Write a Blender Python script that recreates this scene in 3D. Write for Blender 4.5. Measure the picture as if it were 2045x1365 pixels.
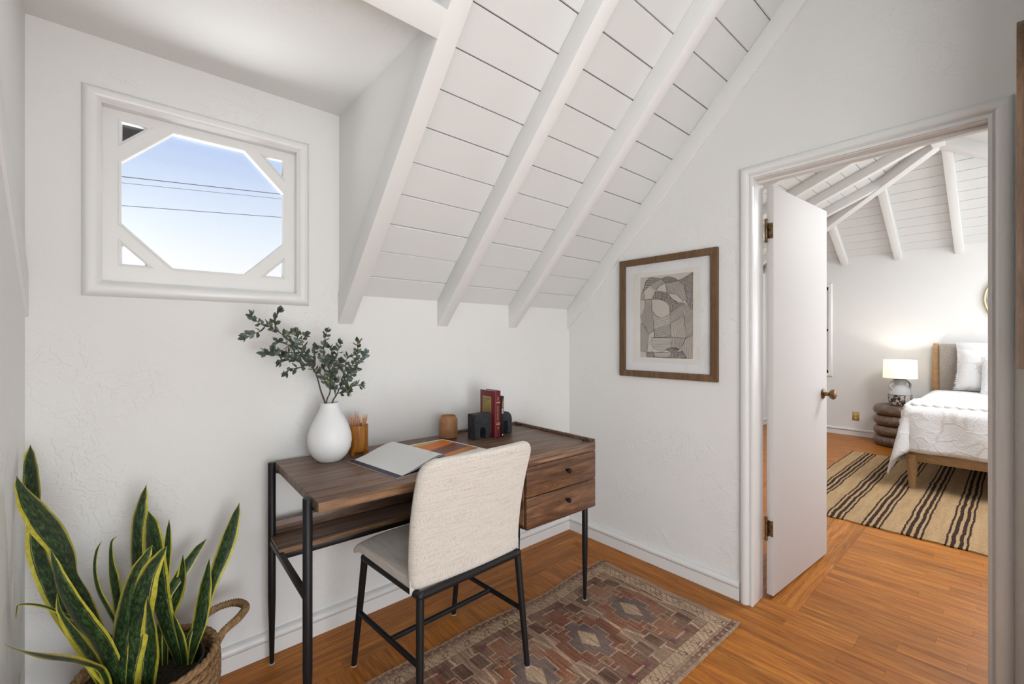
import bpy, bmesh, math, random
from mathutils import Vector, Matrix
random.seed(7)
scene = bpy.context.scene
COL = scene.collection
for o in list(bpy.data.objects):
    bpy.data.objects.remove(o)

# ------------------------------------------------------------------ camera
cam_data = bpy.data.cameras.new('camera')
cam = bpy.data.objects.new('camera', cam_data)
COL.objects.link(cam)
cam.location = (-2.2648, -2.0008, 1.27)
cam.rotation_euler = (math.radians(90), 0, math.radians(-41.22))
cam_data.sensor_width = 36
cam_data.lens = 887.0 / 2045 * 36
cam_data.shift_y = -5.5 / 2045
cam_data.clip_start = 0.02
scene.camera = cam

# ------------------------------------------------------------------ light and exposure
vs = scene.view_settings
vs.view_transform = 'Standard'
vs.look = 'None'
vs.gamma = 1
vs.exposure = 0.10
vs.use_curve_mapping = False
scene.cycles.diffuse_bounces = 3
scene.cycles.glossy_bounces = 3
scene.cycles.max_bounces = 6
scene.cycles.use_adaptive_sampling = True
scene.cycles.adaptive_threshold = 0.08
scene.cycles.use_denoising = True
scene.cycles.use_light_tree = False
scene.cycles.sample_clamp_indirect = 6

world = bpy.data.worlds.new('sky')
scene.world = world
world.use_nodes = True
wn, wl = world.node_tree.nodes, world.node_tree.links
wn.clear()
w_out = wn.new('ShaderNodeOutputWorld')
w_bg = wn.new('ShaderNodeBackground')
w_geo = wn.new('ShaderNodeTexCoord')
w_sep = wn.new('ShaderNodeSeparateXYZ')
w_ramp = wn.new('ShaderNodeValToRGB')
wl.new(w_geo.outputs['Generated'], w_sep.inputs[0])
wl.new(w_sep.outputs['Z'], w_ramp.inputs['Fac'])
e = w_ramp.color_ramp.elements
e[0].position = 0.0; e[0].color = (1.0, 1.0, 0.98, 1)
e[1].position = 1.0; e[1].color = (0.25, 0.42, 0.80, 1)
for p, c in ((0.10, (1.0, 1.0, 1.0, 1)), (0.20, (0.80, 0.89, 1.0, 1)), (0.32, (0.56, 0.69, 0.95, 1)), (0.5, (0.44, 0.60, 0.92, 1))):
    el = e.new(p); el.color = c
wl.new(w_ramp.outputs[0], w_bg.inputs[0])
world.cycles.sampling_method = 'NONE'
w_bg.inputs['Strength'].default_value = 0.98
wl.new(w_bg.outputs[0], w_out.inputs[0])


def area_light(name, loc, rot, sx, sy, power, color=(1, 1, 1)):
    d = bpy.data.lights.new(name, 'AREA')
    d.shape = 'RECTANGLE'; d.size = sx; d.size_y = sy
    d.energy = power; d.color = color
    o = bpy.data.objects.new(name, d)
    o.location = loc; o.rotation_euler = [math.radians(a) for a in rot]
    COL.objects.link(o)
    return o


# daylight through the rear and bedroom side windows; the remaining lamps are added fill
area_light('daylight_rear_window', (-1.85, -3.93, 1.15), (90, 0, 0), 1.2, 2.1, 67, (.905, .955, 1.0))
area_light('added_fill_left', (-2.485, -3.05, 1.45), (90, 0, -90), 1.5, 1.6, 36, (.905, .955, 1.0))  # out-of-view lamp added at a left wall opening to brighten the right wall
area_light('added_fill_dormer', (-2.25, .95, .85), (-122, 0, -6), 1.7, .8, 32, (.92, .96, 1.0))  # no roof outside; lamp added below the sill to lift the dormer ceiling
area_light('daylight_bedroom_window', (3.85, -3.50, 1.6), (90, 0, 0), 1.6, 1.5, 36, (.93, .965, 1.0))
area_light('added_fill_bedroom', (2.35, -2.35, 2.62), (0, 0, 0), 1.4, .8, 66, (.93, .965, 1.0))  # no skylight in this ceiling; lamp added overhead to brighten the bedroom floor

# ------------------------------------------------------------------ helpers
OFF = {}


def tag(o, label=None, cat=None, group=None, kind=None):
    if label: o['label'] = label
    if cat: o['category'] = cat
    if group: o['group'] = group
    if kind: o['kind'] = kind
    return o


def thing(name, label, cat, loc=(0, 0, 0), rz=0.0, group=None, local=False, kind=None):
    o = bpy.data.objects.new(name, None)
    o.empty_display_size = 0.05
    COL.objects.link(o)
    o.location = loc
    o.rotation_euler = (0, 0, rz)
    OFF[o.name] = Vector((0, 0, 0)) if local else Vector(loc)
    return tag(o, label, cat, group, kind)


class MB:
    """collects geometry for one mesh"""
    def __init__(self):
        self.v, self.f, self.uv, self.mi = [], [], None, []

    def add(self, verts, faces, mi=0):
        b = len(self.v)
        self.v += [tuple(p) for p in verts]
        self.f += [tuple(i + b for i in fc) for fc in faces]
        self.mi += [mi] * len(faces)
        return self

    def box(self, x0, x1, y0, y1, z0, z1, mi=0):
        x0, x1 = min(x0, x1), max(x0, x1); y0, y1 = min(y0, y1), max(y0, y1); z0, z1 = min(z0, z1), max(z0, z1)
        return self.add([(x0, y0, z0), (x1, y0, z0), (x1, y1, z0), (x0, y1, z0), (x0, y0, z1), (x1, y0, z1), (x1, y1, z1), (x0, y1, z1)],
                        [(3, 2, 1, 0), (4, 5, 6, 7), (0, 1, 5, 4), (1, 2, 6, 5), (2, 3, 7, 6), (3, 0, 4, 7)], mi)

    def prism(self, poly, axis, a0, a1, mi=0):
        """poly: 2-D points in the two other axes (in x,y,z order), pushed along axis"""
        n = len(poly)
        def P(p, a):
            if axis == 'x': return (a, p[0], p[1])
            if axis == 'y': return (p[0], a, p[1])
            return (p[0], p[1], a)
        vs_ = [P(p, a0) for p in poly] + [P(p, a1) for p in poly]
        fs = [tuple(range(n))[::-1], tuple(range(n, 2 * n))]
        fs += [(i, (i + 1) % n, n + (i + 1) % n, n + i) for i in range(n)]
        return self.add(vs_, fs, mi)

    def tube(self, path, rad, n=10, caps=True, closed=False, mi=0):
        path = [Vector(p) for p in path]
        m = len(path)
        if not hasattr(rad, '__len__'): rad = [rad] * m
        rings = []
        up = None
        for i, p in enumerate(path):
            if closed: t = path[(i + 1) % m] - path[i - 1]
            else: t = path[min(i + 1, m - 1)] - path[max(i - 1, 0)]
            if t.length < 1e-9: t = Vector((0, 0, 1))
            t.normalize()
            if up is None:
                up = Vector((0, 0, 1)) if abs(t.z) < .9 else Vector((1, 0, 0))
            a = up - t * up.dot(t)
            if a.length < 1e-6: a = Vector((1, 0, 0)) - t * t.x
            a.normalize(); up = a
            b = t.cross(a)
            rings.append([p + (a * math.cos(2 * math.pi * k / n) + b * math.sin(2 * math.pi * k / n)) * rad[i] for k in range(n)])
        vs_ = [q for r in rings for q in r]
        fs = []
        for i in range(m if closed else m - 1):
            j = (i + 1) % m
            fs += [(i * n + k, i * n + (k + 1) % n, j * n + (k + 1) % n, j * n + k) for k in range(n)]
        if caps and not closed:
            fs += [tuple(range(n))[::-1], tuple((m - 1) * n + k for k in range(n))]
        return self.add(vs_, fs, mi)

    def lathe(self, prof, c=(0, 0, 0), n=40, mi=0):
        vs_, fs = [], []
        for r, z in prof:
            for k in range(n):
                a = 2 * math.pi * k / n
                vs_.append((c[0] + r * math.cos(a), c[1] + r * math.sin(a), c[2] + z))
        m = len(prof)
        for i in range(m - 1):
            fs += [(i * n + k, i * n + (k + 1) % n, (i + 1) * n + (k + 1) % n, (i + 1) * n + k) for k in range(n)]
        if prof[0][0] > 1e-6: fs.append(tuple(range(n))[::-1])
        if prof[-1][0] > 1e-6: fs.append(tuple((m - 1) * n + k for k in range(n)))
        return self.add(vs_, fs, mi)

    def grid(self, pts, mi=0, close_u=False):
        """pts[i][j] -> surface"""
        m, n = len(pts), len(pts[0])
        fs = []
        for i in range(m - 1):
            for j in range(n if close_u else n - 1):
                k = (j + 1) % n
                fs.append((i * n + j, i * n + k, (i + 1) * n + k, (i + 1) * n + j))
        return self.add([q for r in pts for q in r], fs, mi)

    def mould(self, prof, path, plane, closed=False, mi=0):
        """sweep a (out, depth) profile along a polyline lying in a wall plane, mitred.
        plane(a, b, d) -> xyz ; path = list of (a, b) ; 'out' is to the right of the direction of travel"""
        m = len(path); n = len(prof); rings = []
        for i in range(m):
            p = Vector(path[i])
            if closed: q, r = Vector(path[i - 1]), Vector(path[(i + 1) % m])
            else: q, r = Vector(path[max(i - 1, 0)]), Vector(path[min(i + 1, m - 1)])
            d1 = (p - q) if (p - q).length > 1e-9 else (r - p)
            d2 = (r - p) if (r - p).length > 1e-9 else (p - q)
            n1 = Vector((d1.y, -d1.x)).normalized(); n2 = Vector((d2.y, -d2.x)).normalized()
            b = (n1 + n2); b = b / max(1e-6, b.dot(n1))
            rings.append([plane(*(p + b * o), d) for o, d in prof])
        fs = []
        for i in range(m if closed else m - 1):
            j = (i + 1) % m
            fs += [(i * n + k, i * n + (k + 1) % n, j * n + (k + 1) % n, j * n + k) for k in range(n)]
        if not closed:
            fs += [tuple(range(n))[::-1], tuple((m - 1) * n + k for k in range(n))]
        return self.add([q for r in rings for q in r], fs, mi)

    def mesh(self, name, mats, off=(0, 0, 0), smooth=False, bevel=0.0, seg=2, angle=40):
        off = Vector(off)
        me = bpy.data.meshes.new(name)
        me.from_pydata([Vector(p) - off for p in self.v], [], self.f)
        if not isinstance(mats, (list, tuple)): mats = [mats]
        for m_ in mats: me.materials.append(m_)
        for p, i in zip(me.polygons, self.mi): p.material_index = i
        bm = bmesh.new(); bm.from_mesh(me)
        bmesh.ops.recalc_face_normals(bm, faces=bm.faces)
        if bevel:
            es = [ed for ed in bm.edges if len(ed.link_faces) == 2 and ed.calc_face_angle(0) > math.radians(30)]
            bmesh.ops.bevel(bm, geom=es, offset=bevel, segments=seg, profile=.5, affect='EDGES', clamp_overlap=True)
        bm.to_mesh(me); bm.free()
        if smooth or bevel:
            me.polygons.foreach_set('use_smooth', [True] * len(me.polygons))
            me.set_sharp_from_angle(angle=math.radians(angle))
        me.update()
        return me

    def build(self, name, mats, parent=None, smooth=False, bevel=0.0, seg=2, angle=40, loc=None):
        off = OFF[parent.name] if parent is not None else Vector(loc or (0, 0, 0))
        me = self.mesh(name, mats, off, smooth, bevel, seg, angle)
        o = bpy.data.objects.new(name, me)
        COL.objects.link(o)
        if parent is not None:
            o.parent = parent
            OFF[o.name] = off
        else:
            o.location = off
            OFF[o.name] = Vector(off)
        return o


def link_copy(name, me, parent, loc=(0, 0, 0), rot=(0, 0, 0), scale=(1, 1, 1)):
    """another piece that shares mesh data; loc in world space"""
    o = bpy.data.objects.new(name, me)
    COL.objects.link(o)
    o.parent = parent
    o.location = Vector(loc) - OFF[parent.name]
    o.rotation_euler = rot
    o.scale = scale
    OFF[o.name] = OFF[parent.name]
    return o


def smoothpath(pts, sub=4):
    """Catmull-Rom through the points"""
    P = [Vector(p) for p in pts]
    P = [P[0] * 2 - P[1]] + P + [P[-1] * 2 - P[-2]]
    out = []
    for i in range(1, len(P) - 2):
        for k in range(sub):
            t = k / sub
            a, b, c, d = P[i - 1], P[i], P[i + 1], P[i + 2]
            out.append(.5 * ((2 * b) + (c - a) * t + (2 * a - 5 * b + 4 * c - d) * t * t + (3 * b - a - 3 * c + d) * t ** 3))
    out.append(P[-2])
    return out


# ------------------------------------------------------------------ materials
def srgb(r, g, b):
    f = lambda c: (c / 255) / 12.92 if c / 255 <= .04045 else (((c / 255) + .055) / 1.055) ** 2.4
    return (f(r), f(g), f(b), 1)


class NT:
    def __init__(self, name):
        self.m = bpy.data.materials.new(name)
        self.m.use_nodes = True
        self.t = self.m.node_tree
        self.b = self.t.nodes['Principled BSDF']

    def n(self, kind, **kw):
        nd = self.t.nodes.new('ShaderNode' + kind)
        for k, v in kw.items():
            if k in nd.inputs: nd.inputs[k].default_value = v
            else: setattr(nd, k, v)
        return nd

    def l(self, a, b): self.t.links.new(a, b)

    def coord(self, kind='Object', scale=(1, 1, 1), rot=(0, 0, 0)):
        mp = self.n('Mapping')
        if kind == 'World':
            g = self.n('NewGeometry'); self.l(g.outputs['Position'], mp.inputs[0])
        else:
            g = self.n('TexCoord'); self.l(g.outputs[kind], mp.inputs[0])
        mp.inputs['Scale'].default_value = scale
        mp.inputs['Rotation'].default_value = rot
        return mp.outputs[0]

    def noise(self, co, scale, detail=4, rough=.55, dist=0.0):
        nd = self.n('TexNoise')
        nd.inputs['Scale'].default_value = scale; nd.inputs['Detail'].default_value = detail
        nd.inputs['Roughness'].default_value = rough; nd.inputs['Distortion'].default_value = dist
        self.l(co, nd.inputs['Vector'])
        return nd.outputs['Fac']

    def ramp(self, fac, stops, interp='LINEAR'):
        r = self.n('ValToRGB'); r.color_ramp.interpolation = interp
        els = r.color_ramp.elements
        els[0].position, els[0].color = stops[0]
        els[1].position, els[1].color = stops[-1]
        for p, c in stops[1:-1]:
            el = els.new(p); el.color = c
        self.l(fac, r.inputs[0])
        return r.outputs[0]

    def math(self, op, a, b=0.0):
        nd = self.n('Math', operation=op)
        for i, x in enumerate((a, b)):
            if hasattr(x, 'links'): self.l(x, nd.inputs[i])
            else: nd.inputs[i].default_value = x
        return nd.outputs[0]

    def mix(self, fac, a, b, mode='MIX'):
        nd = self.n('Mix', data_type='RGBA', blend_type=mode)
        for i, x in ((0, fac), (6, a), (7, b)):
            if hasattr(x, 'links'): self.l(x, nd.inputs[i])
            else: nd.inputs[i].default_value = x
        return nd.outputs[2]

    def bump(self, h, strength=.3, dist=.01, prev=None):
        nd = self.n('Bump')
        nd.inputs['Strength'].default_value = strength; nd.inputs['Distance'].default_value = dist
        self.l(h, nd.inputs['Height'])
        if prev is not None: self.l(prev, nd.inputs['Normal'])
        self.l(nd.outputs[0], self.b.inputs['Normal'])
        return nd.outputs[0]

    def col(self, c):
        if hasattr(c, 'links'): self.l(c, self.b.inputs['Base Color'])
        else: self.b.inputs['Base Color'].default_value = c

    def set(self, **kw):
        for k, v in kw.items():
            self.b.inputs[k.replace('_', ' ')].default_value = v
        return self


def plain(name, c, rough=.5, metal=0.0, spec=.5):
    t = NT(name); t.col(c); t.set(Roughness=rough, Metallic=metal)
    t.b.inputs['Specular IOR Level'].default_value = spec
    return t.m


def m_plaster(name, c, amt=1.0):
    t = NT(name); t.col(c); t.set(Roughness=.72)
    t.b.inputs['Specular IOR Level'].default_value = .3
    co = t.coord('World')
    big = t.noise(co, 3.2, 2, .5, .5)
    patch = t.ramp(t.noise(co, 2.3, 2, .5, .3), [(.48, (0, 0, 0, 1)), (.60, (1, 1, 1, 1))])
    ridge = t.noise(co, 7.5, 4, .66, .35)
    steps = t.ramp(ridge, [(.40, (0, 0, 0, 1)), (.425, (.5, .5, .5, 1)), (.49, (.35, .35, .35, 1)), (.505, (1, 1, 1, 1)), (.60, (.6, .6, .6, 1)), (.62, (1, 1, 1, 1))])
    h = t.math('ADD', t.math('MULTIPLY', big, 2.4), t.math('MULTIPLY', steps, patch))
    h = t.math('ADD', h, t.math('MULTIPLY', ridge, .9))
    t.bump(h, .47 * amt, .0045)
    return t.m


def m_paint(name, c, rough=.38, grain=(1, 1, 1)):
    t = NT(name); t.col(c); t.set(Roughness=rough)
    co = t.coord('World', grain)
    t.bump(t.noise(co, 24, 3, .6), .05, .003)
    return t.m


def m_wood(name, dark, mid, light, axis=0, scale=1.0, rough=.42, rand=.35, coat=0.0, coords='Object', stretch=14.0, fig=1.0, spec=.5):
    """timber with the grain along one axis and a tone that differs from piece to piece"""
    t = NT(name)
    s = [stretch] * 3; s[axis] = 1.0
    co = t.coord(coords, [q * scale for q in s])
    oi = t.n('ObjectInfo')
    sh = t.n('VectorMath', operation='ADD')
    mul = t.n('VectorMath', operation='SCALE')
    cmb = t.n('CombineXYZ')
    for k, f in enumerate((37.0, 91.0, 53.0)):
        t.l(t.math('MULTIPLY', oi.outputs['Random'], f), cmb.inputs[k])
    t.l(co, sh.inputs[0]); t.l(cmb.outputs[0], sh.inputs[1])
    v = sh.outputs[0]
    n1 = t.noise(v, 1.4 * fig, 5, .62, 1.1)
    n2 = t.noise(v, 7.0, 6, .7, .4)
    c1 = t.ramp(n1, [(.30, dark), (.50, mid), (.70, light)])
    c2 = t.ramp(n2, [(.36, (.55, .55, .55, 1)), (.56, (1, 1, 1, 1))])
    c = t.mix(.75, c1, c2, 'MULTIPLY')
    tone = t.math('ADD', t.math('MULTIPLY', oi.outputs['Random'], rand), 1.0 - rand * .5)
    tn = t.n('CombineColor')
    for k in range(3): t.l(tone, tn.inputs[k])
    c = t.mix(1.0, c, tn.outputs[0], 'MULTIPLY')
    t.col(c)
    t.set(Roughness=rough)
    t.b.inputs['Specular IOR Level'].default_value = spec
    if coat:
        t.b.inputs['Coat Weight'].default_value = coat
        t.b.inputs['Coat Roughness'].default_value = .22
    t.bump(n2, .12, .002)
    return t.m


M = {}
M['wall'] = m_plaster('white_plaster', (.82, .81, .785, 1))
M['wall_bed'] = m_plaster('white_plaster_bedroom', (.82, .81, .79, 1), .5)
M['trim'] = m_paint('white_gloss_trim', (.83, .82, .80, 1), .30)
M['board_white'] = m_paint('white_painted_board', (.745, .745, .730, 1), .45, (1, 12, 12))
M['rafter_white'] = m_paint('white_painted_rafter', (.83, .82, .80, 1), .42)
M['door_white'] = m_paint('white_door_paint', (.72, .69, .665, 1), .62)
M['gap'] = plain('roof_void_dark', (.02, .018, .015, 1), .9)
M['glass'] = None
t = NT('window_glass'); t.set(Roughness=0.0, IOR=1.45); t.b.inputs['Transmission Weight'].default_value = 1.0; t.col((1, 1, 1, 1))
tr = t.n('BsdfTransparent'); mx = t.n('MixShader'); mx.inputs[0].default_value = .06
gl = t.n('BsdfGlossy'); gl.inputs['Roughness'].default_value = .02
t.l(tr.outputs[0], mx.inputs[1]); t.l(gl.outputs[0], mx.inputs[2])
t.l(mx.outputs[0], t.t.nodes['Material Output'].inputs[0])
M['glass'] = t.m
F_D, F_M, F_L = (.28, .078, .006, 1), (.45, .150, .016, 1), (.57, .225, .034, 1)
M['floor_x'] = m_wood('oak_floor_along_wall', F_D, F_M, F_L, 0, 1.6, .40, .30, .0, 'World', 16, spec=.28)
M['floor_y'] = m_wood('oak_floor_field', F_D, F_M, F_L, 1, 1.6, .40, .30, .0, 'World', 16, spec=.28)
W_D, W_M, W_L = (.055, .030, .020, 1), (.175, .100, .066, 1), (.34, .21, .14, 1)
M['walnut'] = m_wood('walnut_top', W_D, W_M, W_L, 0, 1.5, .40, .10, 0, 'Object', 18)
M['walnut_front'] = m_wood('walnut_drawer_front', (.050, .022, .011, 1), (.150, .070, .034, 1), (.30, .150, .075, 1), 0, 2.2, .42, .15, 0, 'Object', 9, .9)
M['walnut_edge'] = m_wood('walnut_edge_band', (.10, .05, .022, 1), (.24, .125, .055, 1), (.36, .20, .10, 1), 0, 2.0, .4, .1, 0, 'Object', 12)
M['black_metal'] = plain('black_powder_coat', (.008, .007, .008, 1), .45, 0.0, .32)
M['felt'] = plain('grey_felt_pad', (.45, .43, .42, 1), .9)

# ================================================================== THE SETTING
S = 1.02                                   # roof slope of the study
def plank_z(y): return 1.470 - S * y       # underside of the ceiling boards
def raft_z(y): return 1.338 - S * y        # underside of the rafters
RIDGE = -1.90
XL = -2.49                                 # left wall
YR = -3.95                                 # rear wall

# ---- floors
fl = MB().box(XL - .1, .11, YR - .1, .05, -.06, -.014).build('floor', M['gap'])
tag(fl, 'polished oak strip floor of the study with a mitred border', kind='structure')
fb = MB().box(.11, 5.1, -3.6, .62, -.06, -.014).build('floor', M['gap'])
tag(fb, 'polished oak strip floor of the bedroom beyond the door', kind='structure')
unit = {}
for k in ('x', 'y'):
    unit[k] = MB().box(-.5, .5, -.5, .5, -.5, .5).mesh('floor_board', M['floor_' + k])
BW = .0575
DY0_, DY1_ = -1.955, -1.150
XM = .11 + BW * 1.02 * 33


def board(parent, k, x0, x1, y0, y1):
    g = .0006
    link_copy('floor_board', unit[k], parent, ((x0 + x1) / 2, (y0 + y1) / 2, -.008), scale=(x1 - x0 - g, y1 - y0 - g, .016))


# border rows along the window wall, mitred at the right-hand corner
for r in range(5):
    y1 = -r * BW; y0 = y1 - BW
    xs = [-2.49, -2.49 + .5 + .37 * ((r * 7) % 3), -.95 + .23 * ((r * 5) % 3), 0 - r * BW]
    for a, b in zip(xs[:-1], xs[1:]): board(fl, 'x', a, b, y0, y1)
# field boards
yb = -5 * BW
c = 0
x = 0.0
while x > -2.49:
    x0 = max(-2.49, x - BW)
    top = -(c + 1) * BW if c < 5 else yb
    cuts = [top, top - (.55 + .38 * ((c * 7) % 5) / 5), top - (1.25 + .5 * ((c * 3) % 5) / 5), -2.35, YR]
    for a, b in zip(cuts[:-1], cuts[1:]): board(fl, 'y', x0, x, b, a)
    x = x0; c += 1
# bedroom: boards across the doorway run along the wall; left of the mitre line they run away from it
x = .0; c = 0
while x < .105:
    board(fl, 'y', x, x + .055, DY0_, -1.55); board(fl, 'y', x, x + .055, -1.55, DY1_)
    x += .055
x = .11; c = 0
while x < 4.99:
    x1 = min(5.0, x + BW * 1.02)
    left = -1.32 if x < XM - .01 else .5
    cuts = [left, left - (.35 + .5 * ((c * 7) % 5) / 5) if x < XM - .01 else -.62 - .3 * ((c * 3) % 4) / 4, -2.15 - .3 * ((c * 5) % 4) / 4, -3.5]
    for a, b in zip(cuts[:-1], cuts[1:]): board(fb, 'y', x, x1, b, a)
    x = x1; c += 1
y = -1.32; c = 0
while y < .5:
    y1 = min(.52, y + BW)
    cut = .75 + .5 * ((c * 3) % 4) / 4
    board(fb, 'x', .11, cut, y, y1); board(fb, 'x', cut, XM, y, y1)
    y = y1; c += 1

# ---- walls of the study
WX0, WX1, WZ0, WZ1 = -2.335, -1.705, 1.448, 2.066        # window opening
w = MB()
w.box(XL - .1, WX0, 0, .14, -.05, 2.5).box(WX1, .11, 0, .14, -.05, 2.5)
w.box(WX0, WX1, 0, .14, -.05, WZ0).box(WX0, WX1, 0, .14, WZ1, 2.5)
tag(w.build('wall_back', M['wall']), 'white hand-trowelled plaster wall with the octagon window', kind='structure')
w = MB().box(XL - .1, XL, -2.3, .0, -.05, 3.6).box(XL - .1, XL, YR - .1, -3.8, -.05, 3.6).box(XL - .1, XL, -3.8, -2.3, -.05, .65).box(XL - .1, XL, -3.8, -2.3, 2.25, 3.6)
tag(w.build('wall_left', M['wall']), 'white plaster wall at the far left behind the snake plant', kind='structure')
DY0, DY1, DZ = -1.955, -1.150, 2.050                     # rough door opening
w = MB().box(0, .11, DY1, 0.0, -.05, 3.6).box(0, .11, YR - .1, DY0, -.05, 3.6).box(0, .11, DY0, DY1, DZ, 3.6)
tag(w.build('wall_right', M['wall']), 'white plaster gable wall with the doorway and framed drawing', kind='structure')
w = MB().box(-.60, -.0, -2.13, -2.022, -.05, 3.6)
tag(w.build('wall_return', M['wall']), 'short plaster return wall at the right edge beside the doorway', kind='structure')
w = MB().box(XL, -2.4, YR - .1, YR, -.05, 3.6).box(-.7, 0, YR - .1, YR, -.05, 3.6).box(-2.4, -.7, YR - .1, YR, -.05, .08).box(-2.4, -.7, YR - .1, YR, 2.25, 3.6)
tag(w.build('wall_rear', M['wall']), 'plaster wall behind the camera with a wide window', kind='structure')
# dormer cheek and dormer ceiling
w = MB().prism([(0, 1.40), (0, 2.32), (-.86, 2.32), (-.80, 2.20)], 'x', -1.5385, -1.49)
tag(w.build('wall_dormer', M['wall']), 'triangular plaster cheek wall of the window dormer', kind='structure')

# ---- ceiling of the study: boards, rafters, header
ceil = thing('ceiling', 'white board ceiling sloping up between painted rafters', None, (0, 0, 0), kind='structure')
del ceil['label']; ceil['label'] = 'white painted board ceiling sloping up between rafters'
nrm = Vector((0, S, 1)).normalized()
tan_ = Vector((0, -1, S)).normalized()
k = 0
ys = [.045] + [-.079 - .0972 * i for i in range(19)] + [RIDGE]
for i in range(len(ys) - 1):
    a, b = ys[i], ys[i + 1]
    x0 = -1.485 if (a + b) / 2 > -.80 else XL
    wob = .0012 * math.sin(i * 2.3)
    A = Vector((0, a, plank_z(a))) + tan_ * .0012 + nrm * wob
    B = Vector((0, b, plank_z(b))) - tan_ * .0012 + nrm * wob
    th = nrm * .018
    mb = MB()
    # V-jointed board: the exposed edges are chamfered
    ch = tan_ * .003
    sec = [A + nrm * .004, A + ch, B - ch, B + nrm * .004, B + th, A + th]
    mb.add([(x0, p.y, p.z) for p in sec] + [(0.0, p.y, p.z) for p in sec],
           [(0, 1, 2, 3, 4, 5), (11, 10, 9, 8, 7, 6)] + [(j, 6 + j, 6 + (j + 1) % 6, (j + 1) % 6) for j in range(6)])
    mb.build('ceiling_board', M['board_white'], ceil)
up = nrm * .024
mb = MB().prism([(.1, plank_z(.1) + .03), (RIDGE, plank_z(RIDGE) + .03), (RIDGE, plank_z(RIDGE) + .12), (.1, plank_z(.1) + .12)], 'x', -1.50, 0.05)
mb.prism([(-.80, plank_z(-.80) + .03), (RIDGE, plank_z(RIDGE) + .03), (RIDGE, plank_z(RIDGE) + .12), (-.80, plank_z(-.80) + .12)], 'x', XL - .05, -1.50)
mb.build('roof_deck', M['gap'], ceil)
mb = MB().prism([(RIDGE, plank_z(RIDGE)), (YR, plank_z(RIDGE) - 1.02 * (RIDGE - YR)), (YR, plank_z(RIDGE) - 1.02 * (RIDGE - YR) + .1), (RIDGE, plank_z(RIDGE) + .1)], 'x', XL - .05, .05)
mb.build('rear_slope', M['board_white'], ceil)


def rafter(x0, x1, y0=.05, y1=RIDGE):
    mb = MB().prism([(y0, raft_z(y0)), (y1, raft_z(y1)), (y1, plank_z(y1) - .0), (y0, plank_z(y0) - .0)], 'x', x0, x1)
    return mb.build('rafter', M['rafter_white'], ceil, bevel=.003)


rafter(-1.543, -1.476)
rafter(-1.031, -.967)
rafter(-.540, -.476)
rafter(-.022, .004)
rafter(XL - .02, XL + .008)
A = Vector((0, -.83, 2.186)); B = Vector((0, -.888, raft_z(-.888)))
t_ = nrm * .10
MB().prism([(A.y, A.z), (B.y, B.z), (B.y + t_.y, B.z + t_.z), (A.y + t_.y, A.z + t_.z)], 'x', XL, -1.541).build('header', M['rafter_white'], ceil, bevel=.002)
MB().box(XL - .02, -1.53, -.80, .02, 2.265, 2.32).build('dormer_soffit', M['wall'], ceil)

# ---- baseboards: flat board with a half-round cap
half = [(.0, .062)] + [(.014 + .014 * math.sin(a), .078 - .017 * math.cos(a)) for a in [math.pi * q / 8 for q in range(9)]] + [(0, .098)]
def base_prof():
    return [(0, 0), (.018, 0), (.018, .058)] + [(.012 + .016 * math.sin(math.pi * q / 8), .076 - .017 * math.cos(math.pi * q / 8)) for q in range(9)] + [(.0, .094)]
def baseboard(name, label, fn, a0, a1, mit0=0.0, mit1=0.0):
    p = base_prof(); n = len(p); mb = MB()
    va = [fn(a0 + mit0 * d, d, z) for d, z in p]; vb = [fn(a1 + mit1 * d, d, z) for d, z in p]
    mb.add(va + vb, [tuple(range(n)), tuple(range(2 * n - 1, n - 1, -1))] + [(i, (i + 1) % n, n + (i + 1) % n, n + i) for i in range(n)])
    return tag(mb.build(name, M['trim'], smooth=True, angle=35), label, kind='structure')
baseboard('baseboard_back', 'white baseboard with round cap under the window wall', lambda a, d, z: (a, -d, z), XL, 0.0, 0, -1)
baseboard('baseboard_right', 'white baseboard with round cap along the gable wall', lambda a, d, z: (-d, a, z), -1.106, 0.0, 0, -1)
baseboard('baseboard_left', 'white baseboard along the left wall', lambda a, d, z: (XL + d, a, z), YR, 0.0, 0, -1)

# ---- window 1
win = thing('window_1', 'white octagon window with four small corner triangles', None, (-2.02, 0, 1.757), kind='structure')
pl_back = lambda a, b, d: (a, -d, b)
o_ = [(-2.318, 1.461), (-2.318, 2.053), (-1.716, 2.053), (-1.716, 1.461)]
prof = [(0, -.05), (0, .004), (-.005, .008), (-.010, .018), (-.020, .024), (-.032, .024), (-.042, .018), (-.047, .008), (-.049, 0), (-.049, -.01)]
MB().mould([(o, d) for o, d in prof], o_, pl_back, True).build('frame', M['trim'], win, smooth=True, angle=35)
# sash: flat frame with an octagonal light and four triangular lights cut out
sx0, sx1, sz0, sz1 = -2.318, -1.716, 1.461, 2.053
oc = [(-2.276, 1.880), (-2.131, 2.024), (-1.899, 2.024), (-1.753, 1.878), (-1.753, 1.666), (-1.899, 1.521), (-2.131, 1.521), (-2.276, 1.668)]
cx_, cz_ = -2.0145, 1.7725
hx, hz = .2615, .2515                     # half width / height of the light
cutx, cutz = .1455, .1445
bw = .036                                 # width of the diagonal bars
def octo(off):
    k = off * .414
    return [(cx_ - hx - off, cz_ + hz - cutz + k), (cx_ - hx + cutx - k, cz_ + hz + off), (cx_ + hx - cutx + k, cz_ + hz + off), (cx_ + hx + off, cz_ + hz - cutz + k),
            (cx_ + hx + off, cz_ - hz + cutz - k), (cx_ + hx - cutx + k, cz_ - hz - off), (cx_ - hx + cutx - k, cz_ - hz - off), (cx_ - hx - off, cz_ - hz + cutz - k)]
mb = MB()
mb.box(sx0, cx_ - hx, .030, .062, sz0, sz1).box(cx_ + hx, sx1, .030, .062, sz0, sz1)
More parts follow.
